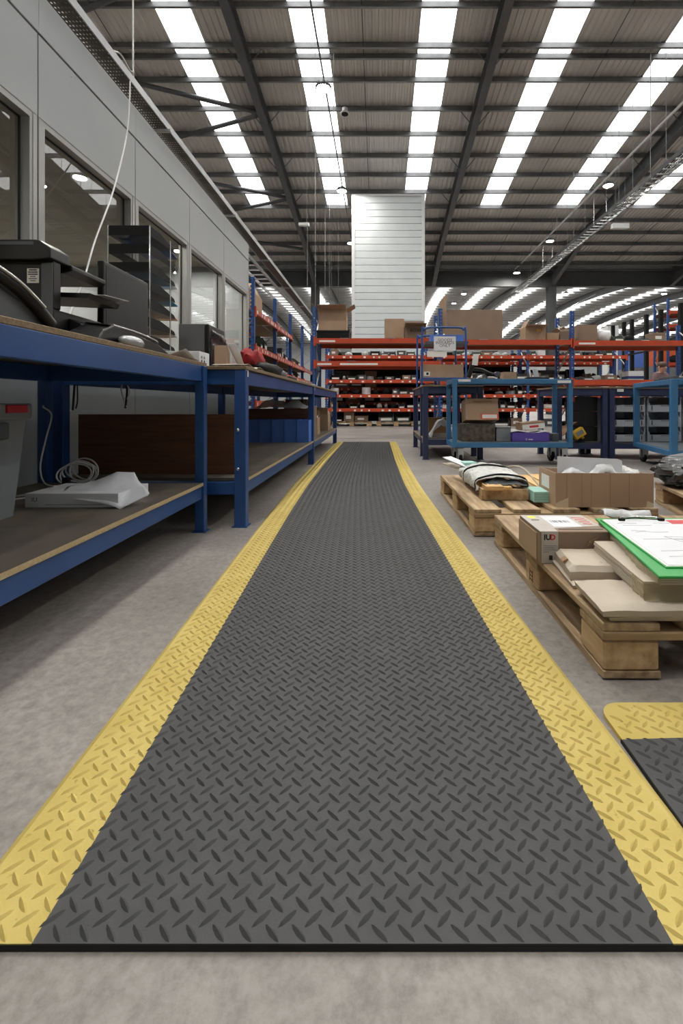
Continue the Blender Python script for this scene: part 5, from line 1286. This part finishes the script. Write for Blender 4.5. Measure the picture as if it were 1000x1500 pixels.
text_mesh('BOXES', .1, INK, 'lettering', t, frame((XZ(608, yq) + .02, yq - .252, zt1 + .18), (1, 0, 0), (0, 0, 1)))
carton('cardboard_box', 'very large long cardboard box on the front rack right of the blue upright', (XZ(692, yq), yq, zt2), (XZ(731, yq) - XZ(653, yq), .5, ZZ(457, yq) - zt2), 0, CARDG, tape=False)
MB().prism([(XZ(646, 9.97), ZZ(488, 9.97)), (XZ(652, 9.97), ZZ(488, 9.97)), (XZ(656, 9.97), ZZ(428, 9.97)), (XZ(645, 9.97), ZZ(440, 9.97))], 10.12, 10.126, 'y').build('cardboard_sheet', CARD, label='tall torn cardboard sheet standing by the blue upright', cat='cardboard')
carton('cardboard_box', 'open cardboard box with an orange sticker on the front rack', (XZ(780, yq), yq, zt2), (.44, .4, .3), 0, CARD, open_=1, flaps=((-1, 'x', 60), (1, 'y', 165), (-1, 'y', 175)))
MB().box(XZ(786, 10.14), XZ(792, 10.14), 10.145, 10.149, zt2 + .2, zt2 + .25).build('orange_sticker', YELP, label='orange sticker on the open cardboard box', cat='sticker')
carton('cardboard_box', 'low cardboard box beside the box with an orange sticker', (XZ(805, yq), yq, zt2), (.26, .36, .17), 0, CARD)
t = carton('cardboard_box', 'torn cardboard box stuffed with scraps left of the right blue upright', (XZ(823, yq), yq, zt2), (.22, .36, .2), 0, CARDG, open_=1)
crumple(lambda u, v: (XZ(816, yq) + .2 * u, yq - .15 + .3 * v, zt2 + .24 + .08 * math.sin(5 * u)), 8, 6, .05, 9, 3).build('paper_scrap', KRAFT, label='crumpled brown paper stuffed in the torn box on the rack', cat='paper', smooth=50, solid=.002)
carton('cardboard_box', 'square cardboard box just right of the tall perforated blue upright', (XZ(855, yq), yq, zt3), (.40, .4, .36), 0, CARDG, tape=False)
blob((XZ(881, yq), yq, zt3 + .13), (.16, .16, .14), .25, 3, 6).build('plastic_bag', material('white_bag', (226, 228, 230), rough=.4, bump=.6, bscale=14), label='white plastic sack on the front rack', cat='bag', smooth=60)
stock(XZ(895, yq), XZ(975, yq), RYF + .2, zt3 + .001, .22, (.14, .3), 'top of the front rack')
# level two
z2q = z2a - .0185
t = thing('stock_box', 'white box with a dark blue band on the lower level of the front rack', 'box', (XZ(926, yq), yq, z2q))
MB().box(XZ(915, yq), XZ(937, yq), yq - .15, yq + .15, z2q, z2q + .2).build('body', PAPER, t, bevel=.004); MB().box(XZ(914.8, yq), XZ(937.2, yq), yq - .152, yq + .152, z2q + .03, z2q + .09).build('band', material('blue_band', (46, 64, 120), rough=.5), t)
stock(XZ(848, yq), XZ(910, yq), RYF + .15, z2q + .001, .14, (.15, .3), 'lower level of the front rack, right bay')
stock(fr[1] + .1, fr[2] - .1, RYF + .15, z2a + .0015, .2, (.2, .4), 'lower level of the front rack, middle bay', prob=.8)
stock(fr[0] + .3, fr[1] - .3, RYF + .25, z1a + .0015, .06, (.2, .5), 'second level of the front rack over the aisle', prob=.35)

# ------------------------------------------------------------------ tall hoop-handled stock truck with sign
HY_ = 7.85
t = thing('stock_truck', 'blue tubular stock truck with hoop handle behind the navy bench', 'trolley', (XZ(646, HY_), HY_ + .3, 0))
def hoop(px0, px1, pyt, y, r=.016, bot=.2):
    a, b, zt_ = XZ(px0, y), XZ(px1, y), ZZ(pyt, y); q = .13
    return spline([(a, y, bot), (a, y, zt_ - q), (a + q * .3, y, zt_ - q * .3), (a + q, y, zt_), (b - q, y, zt_), (b - q * .3, y, zt_ - q * .3), (b, y, zt_ - q), (b, y, bot)], 6)
MB().tube(hoop(618, 682, 480, HY_), .017, 10).build('hoop', RBLUES, t, smooth=60)
MB().tube(hoop(611, 667, 492, HY_ + .75), .017, 10).build('hoop', RBLUES, t, smooth=60)
x0, x1 = XZ(617, HY_), XZ(683, HY_)
for z in (.22, ZZ(553, HY_)):
    MB().box(x0, x1, HY_, HY_ + .75, z - .03, z).build('shelf', RBLUES, t, bevel=.004)
for a in (x0 + .1, x1 - .1):
    for b in (HY_ + .1, HY_ + .65): castor(t, a - t.location.x, b - t.location.y, .085)
zsh = ZZ(553, HY_) + .001
t2 = carton('cardboard_box', 'long cardboard box on the hoop-handled truck', ((x0 + x1) / 2 - .01, HY_ + .25, zsh), (.69, .4, .22), 0, CARD, tape=False)
MB().box(-.32, -.22, -.2015, -.2003, .03, .1).build('shipping_label', LABEL, t2, world=False); MB().box(-.28, -.24, -.2022, -.2016, .045, .085).build('printed_mark', INK, t2, world=False)
s = thing('paper_sign', 'white paper sign reading goods inwards only on the truck hoop', 'sign', (XZ(651, HY_ - .02), HY_ - .03, ZZ(514, HY_)))
MB().box(XZ(635, HY_), XZ(667, HY_), HY_ - .026, HY_ - .023, ZZ(514, HY_), ZZ(493, HY_)).build('sheet', PAPER, s)
for k, wd in enumerate(('GOODS', 'INWARDS', 'ONLY')): text_mesh(wd, .068, INK, 'lettering', s, frame((XZ(651, HY_), HY_ - .0265, ZZ(498.5 + 4.1 * k, HY_)), (1, 0, 0), (0, 0, 1)))
MB().box(XZ(625, HY_), XZ(654, HY_), HY_ - .018, HY_ - .015, ZZ(523, HY_), ZZ(514.5, HY_)).build('paper_sign', LABEL, label='blank lower sheet of paper hanging under the sign', cat='sign')
stock_bin('storage_bin', 'blue plastic bin behind the goods inwards sign', XZ(629, 8.4), XZ(676, 8.4), 8.2, 8.5, ZZ(504, 8.4), ZZ(493, 8.4), BINBL)
MB().box(XZ(620, 8.4), XZ(680, 8.4), 8.0, 8.55, ZZ(504, 8.4) - .04, ZZ(504, 8.4) - .001).build('top_shelf', DGREYP, t)

# ------------------------------------------------------------------ far rack and posts on the right
CR = thing('post_rack', 'row of tall black posts standing far right behind the racks', 'rack', (9.9, 18, 0))
for y in (15.5, 16.6, 17.5, 18.5, 19.1, 20.0, 21.3):
    p = MB().box(9.84, 9.96, y - .06, y + .06, 0, 4.0).build('post', BLACKM, CR)
    MB().box(9.5, 10.3, y - .08, y + .08, 0, .12).build('post_foot', BLACKM, p)
MB().box(9.88, 9.92, 15.5, 21.3, 1.0, 1.08).build('tie_bar', BLACKM, CR)
MB().box(9.86, 9.9, 15.5, 21.3, 2.6, 2.66).build('tie_bar', BLACKM, CR)
rack('far blue rack with orange beams at the upper right edge', (0, 17.2, 0), 0, [XZ(979, 17.2), XZ(979, 17.2) + 2.7], .9, ZZ(437, 17.2), [[ZZ(455, 17.2), ZZ(475, 17.2), 2.2, 1.2]])
stock(XZ(983, 17.2), XZ(1050, 17.2), 17.3, 2.2016, .5, (.3, .6), 'far right rack')
for k, (px, w, h, m_, lb) in enumerate(((968, .9, .45, material('orange_crate', (206, 92, 50), rough=.5), 'orange crate far right behind the black posts'), (930, .5, .42, BINBL, 'large blue crate behind the black posts'), (915, .4, .7, RBLUES, 'dark blue cabinet behind the black posts'))):
    y = 21.0 + 1.0 * k; x = XZ(px, y); z0 = 2.35
    t = thing('storage_crate', lb, 'crate', (x, y, 0))
    MB().box(x - w / 2, x + w / 2, y - .3, y + .3, z0, z0 + h + .3).build('body', m_, t, bevel=.01); MB().box(x - w / 2 - .02, x + w / 2 + .02, y - .32, y + .32, z0 + h + .27, z0 + h + .33).build('rim', m_, t)
    MB().box(x - w / 2, x + w / 2, y - .3, y + .3, 0, z0).build('base_cabinet', GREYP, t)
for k, (px0, px1, py, y) in enumerate(((890, 906, 478, 24.0), (938, 962, 517, 26.0), (966, 992, 518, 27.0))):
    t = thing('cabinet', ('tall pale cabinet far behind the white sack', 'pale grey cabinet far behind the person', 'cream cabinet far right behind the person')[k], 'cabinet', (XZ((px0 + px1) / 2, y), y, 0))
    MB().box(XZ(px0, y), XZ(px1, y), y, y + .8, 0, ZZ(py, y)).build('body', (WHITE, LGREYP, KRAFT)[k], t, bevel=.01); MB().box(XZ(px0, y) + .05, XZ(px1, y) - .05, y - .02, y, .2, ZZ(py, y) - .1).build('door', (WHITE, LGREYP, KRAFT)[k], t, bevel=.01)

# ------------------------------------------------------------------ person behind the front rack
def person(loc, rz):
    t = thing('person', 'person in a mauve jumper bending behind the front rack at right', 'person', loc, rz)
    J = {'hip': (0, 0, .96), 'belly': (0, -.02, 1.10), 'chest': (0, -.07, 1.30), 'neck': (0, -.10, 1.47), 'head': (0, -.14, 1.56), 'top': (0, -.16, 1.68),
         'sl': (.18, -.08, 1.40), 'el': (.27, -.14, 1.15), 'wl': (.16, -.36, 1.12), 'hl': (.13, -.45, 1.13), 'sr': (-.18, -.08, 1.40), 'er': (-.27, -.14, 1.15), 'wr': (-.16, -.36, 1.12), 'hr': (-.13, -.45, 1.13),
         'tl': (.1, 0, .9), 'kl': (.11, -.02, .5), 'al': (.11, .02, .09), 'fl': (.12, -.12, .04), 'tr': (-.1, 0, .9), 'kr': (-.11, -.02, .5), 'ar': (-.11, .02, .09), 'fr': (-.12, -.12, .04)}
    E = [('hip', 'belly'), ('belly', 'chest'), ('chest', 'neck'), ('neck', 'head'), ('head', 'top'), ('chest', 'sl'), ('sl', 'el'), ('el', 'wl'), ('wl', 'hl'), ('chest', 'sr'), ('sr', 'er'), ('er', 'wr'), ('wr', 'hr'), ('hip', 'tl'), ('tl', 'kl'), ('kl', 'al'), ('al', 'fl'), ('hip', 'tr'), ('tr', 'kr'), ('kr', 'ar'), ('ar', 'fr')]
    rad = {'hip': (.16, .12), 'belly': (.15, .11), 'chest': (.17, .13), 'neck': (.055, .055), 'head': (.085, .1), 'top': (.06, .07), 's': (.075, .075), 'e': (.05, .05), 'w': (.033, .033), 'h': (.04, .025), 't': (.095, .095), 'k': (.065, .065), 'a': (.045, .045), 'f': (.045, .035)}
    nm = list(J); me = bpy.data.meshes.new('body'); me.from_pydata([J[k] for k in nm], [(nm.index(a), nm.index(b)) for a, b in E], [])
    o = bpy.data.objects.new('body', me); COL.objects.link(o)
    md = o.modifiers.new('skin', 'SKIN'); md.use_smooth_shade = True
    sub = o.modifiers.new('sub', 'SUBSURF'); sub.levels = 2; sub.render_levels = 2
    if not me.skin_vertices:
        bm_layer = me.attributes
        import bmesh
        bm = bmesh.new(); bm.from_mesh(me); bm.verts.layers.skin.verify(); bm.to_mesh(me); bm.free()
    for i, k in enumerate(nm):
        me.skin_vertices[0].data[i].radius = rad.get(k) or rad[k[0]]
        me.skin_vertices[0].data[i].use_root = (k == 'hip')
    bpy.context.view_layer.update()
    ev = bpy.data.meshes.new_from_object(o.evaluated_get(bpy.context.evaluated_depsgraph_get()))
    bpy.data.objects.remove(o)
    ev.materials.clear()
    for q in (JUMPER, TROUS, SKIN, BLACKM): ev.materials.append(q)
    for p in ev.polygons:
        c = p.center; k = 0
        if c.z > 1.46 and abs(c.x) < .12: k = 2
        elif c.y < -.37: k = 2
        elif c.z < .1: k = 3
        elif c.z < .98 and c.y > -.13 : k = 1
        p.material_index = k; p.use_smooth = True
    ev.name = 'body'
    b = bpy.data.objects.new('body', ev); COL.objects.link(b); b.parent = t; WM[b] = WM[t]
    blob((0, -.125, 1.645), (.088, .105, .085), .06, 3, 2, 18).build('hair', HAIR, t, world=False, smooth=70)
    for s in (-1, 1):
        for k in range(4): MB().tube(spline([(s * .13 + (k - 1.5) * .018, -.46, 1.13), (s * .13 + (k - 1.5) * .02, -.50 - .006 * (k in (1, 2)), 1.128), (s * .13 + (k - 1.5) * .02, -.53 - .008 * (k in (1, 2)), 1.112)], 3), [.009] * 4 + [.008] * 3, 6).build('finger', SKIN, t, world=False, smooth=60)
        MB().tube(spline([(s * .13 - s * .035, -.43, 1.125), (s * .13 - s * .06, -.46, 1.12), (s * .13 - s * .062, -.49, 1.11)], 3), .0095, 6).build('thumb', SKIN, t, world=False, smooth=60)
    nose = MB().tube([(0, -.235, 1.60), (0, -.265, 1.575), (0, -.24, 1.565)], [.008, .014, .008], 6); nose.build('nose', SKIN, t, world=False, smooth=60)
    for s in (-1, 1):
        MB().tube([(s * .034, -.234, 1.605), (s * .034, -.242, 1.605)], .011, 8).build('eye', INK, t, world=False)
        blob((s * .095, -.13, 1.585), (.012, .025, .034), 0, 1, 0, 10).build('ear', SKIN, t, world=False, smooth=60)
    MB().box(-.026, .026, -.242, -.236, 1.535, 1.543).build('mouth', material('lips', (150, 90, 84), rough=.6), t, world=False)
    return t
person((XZ(963, 11.75), 11.75, 0), .25)
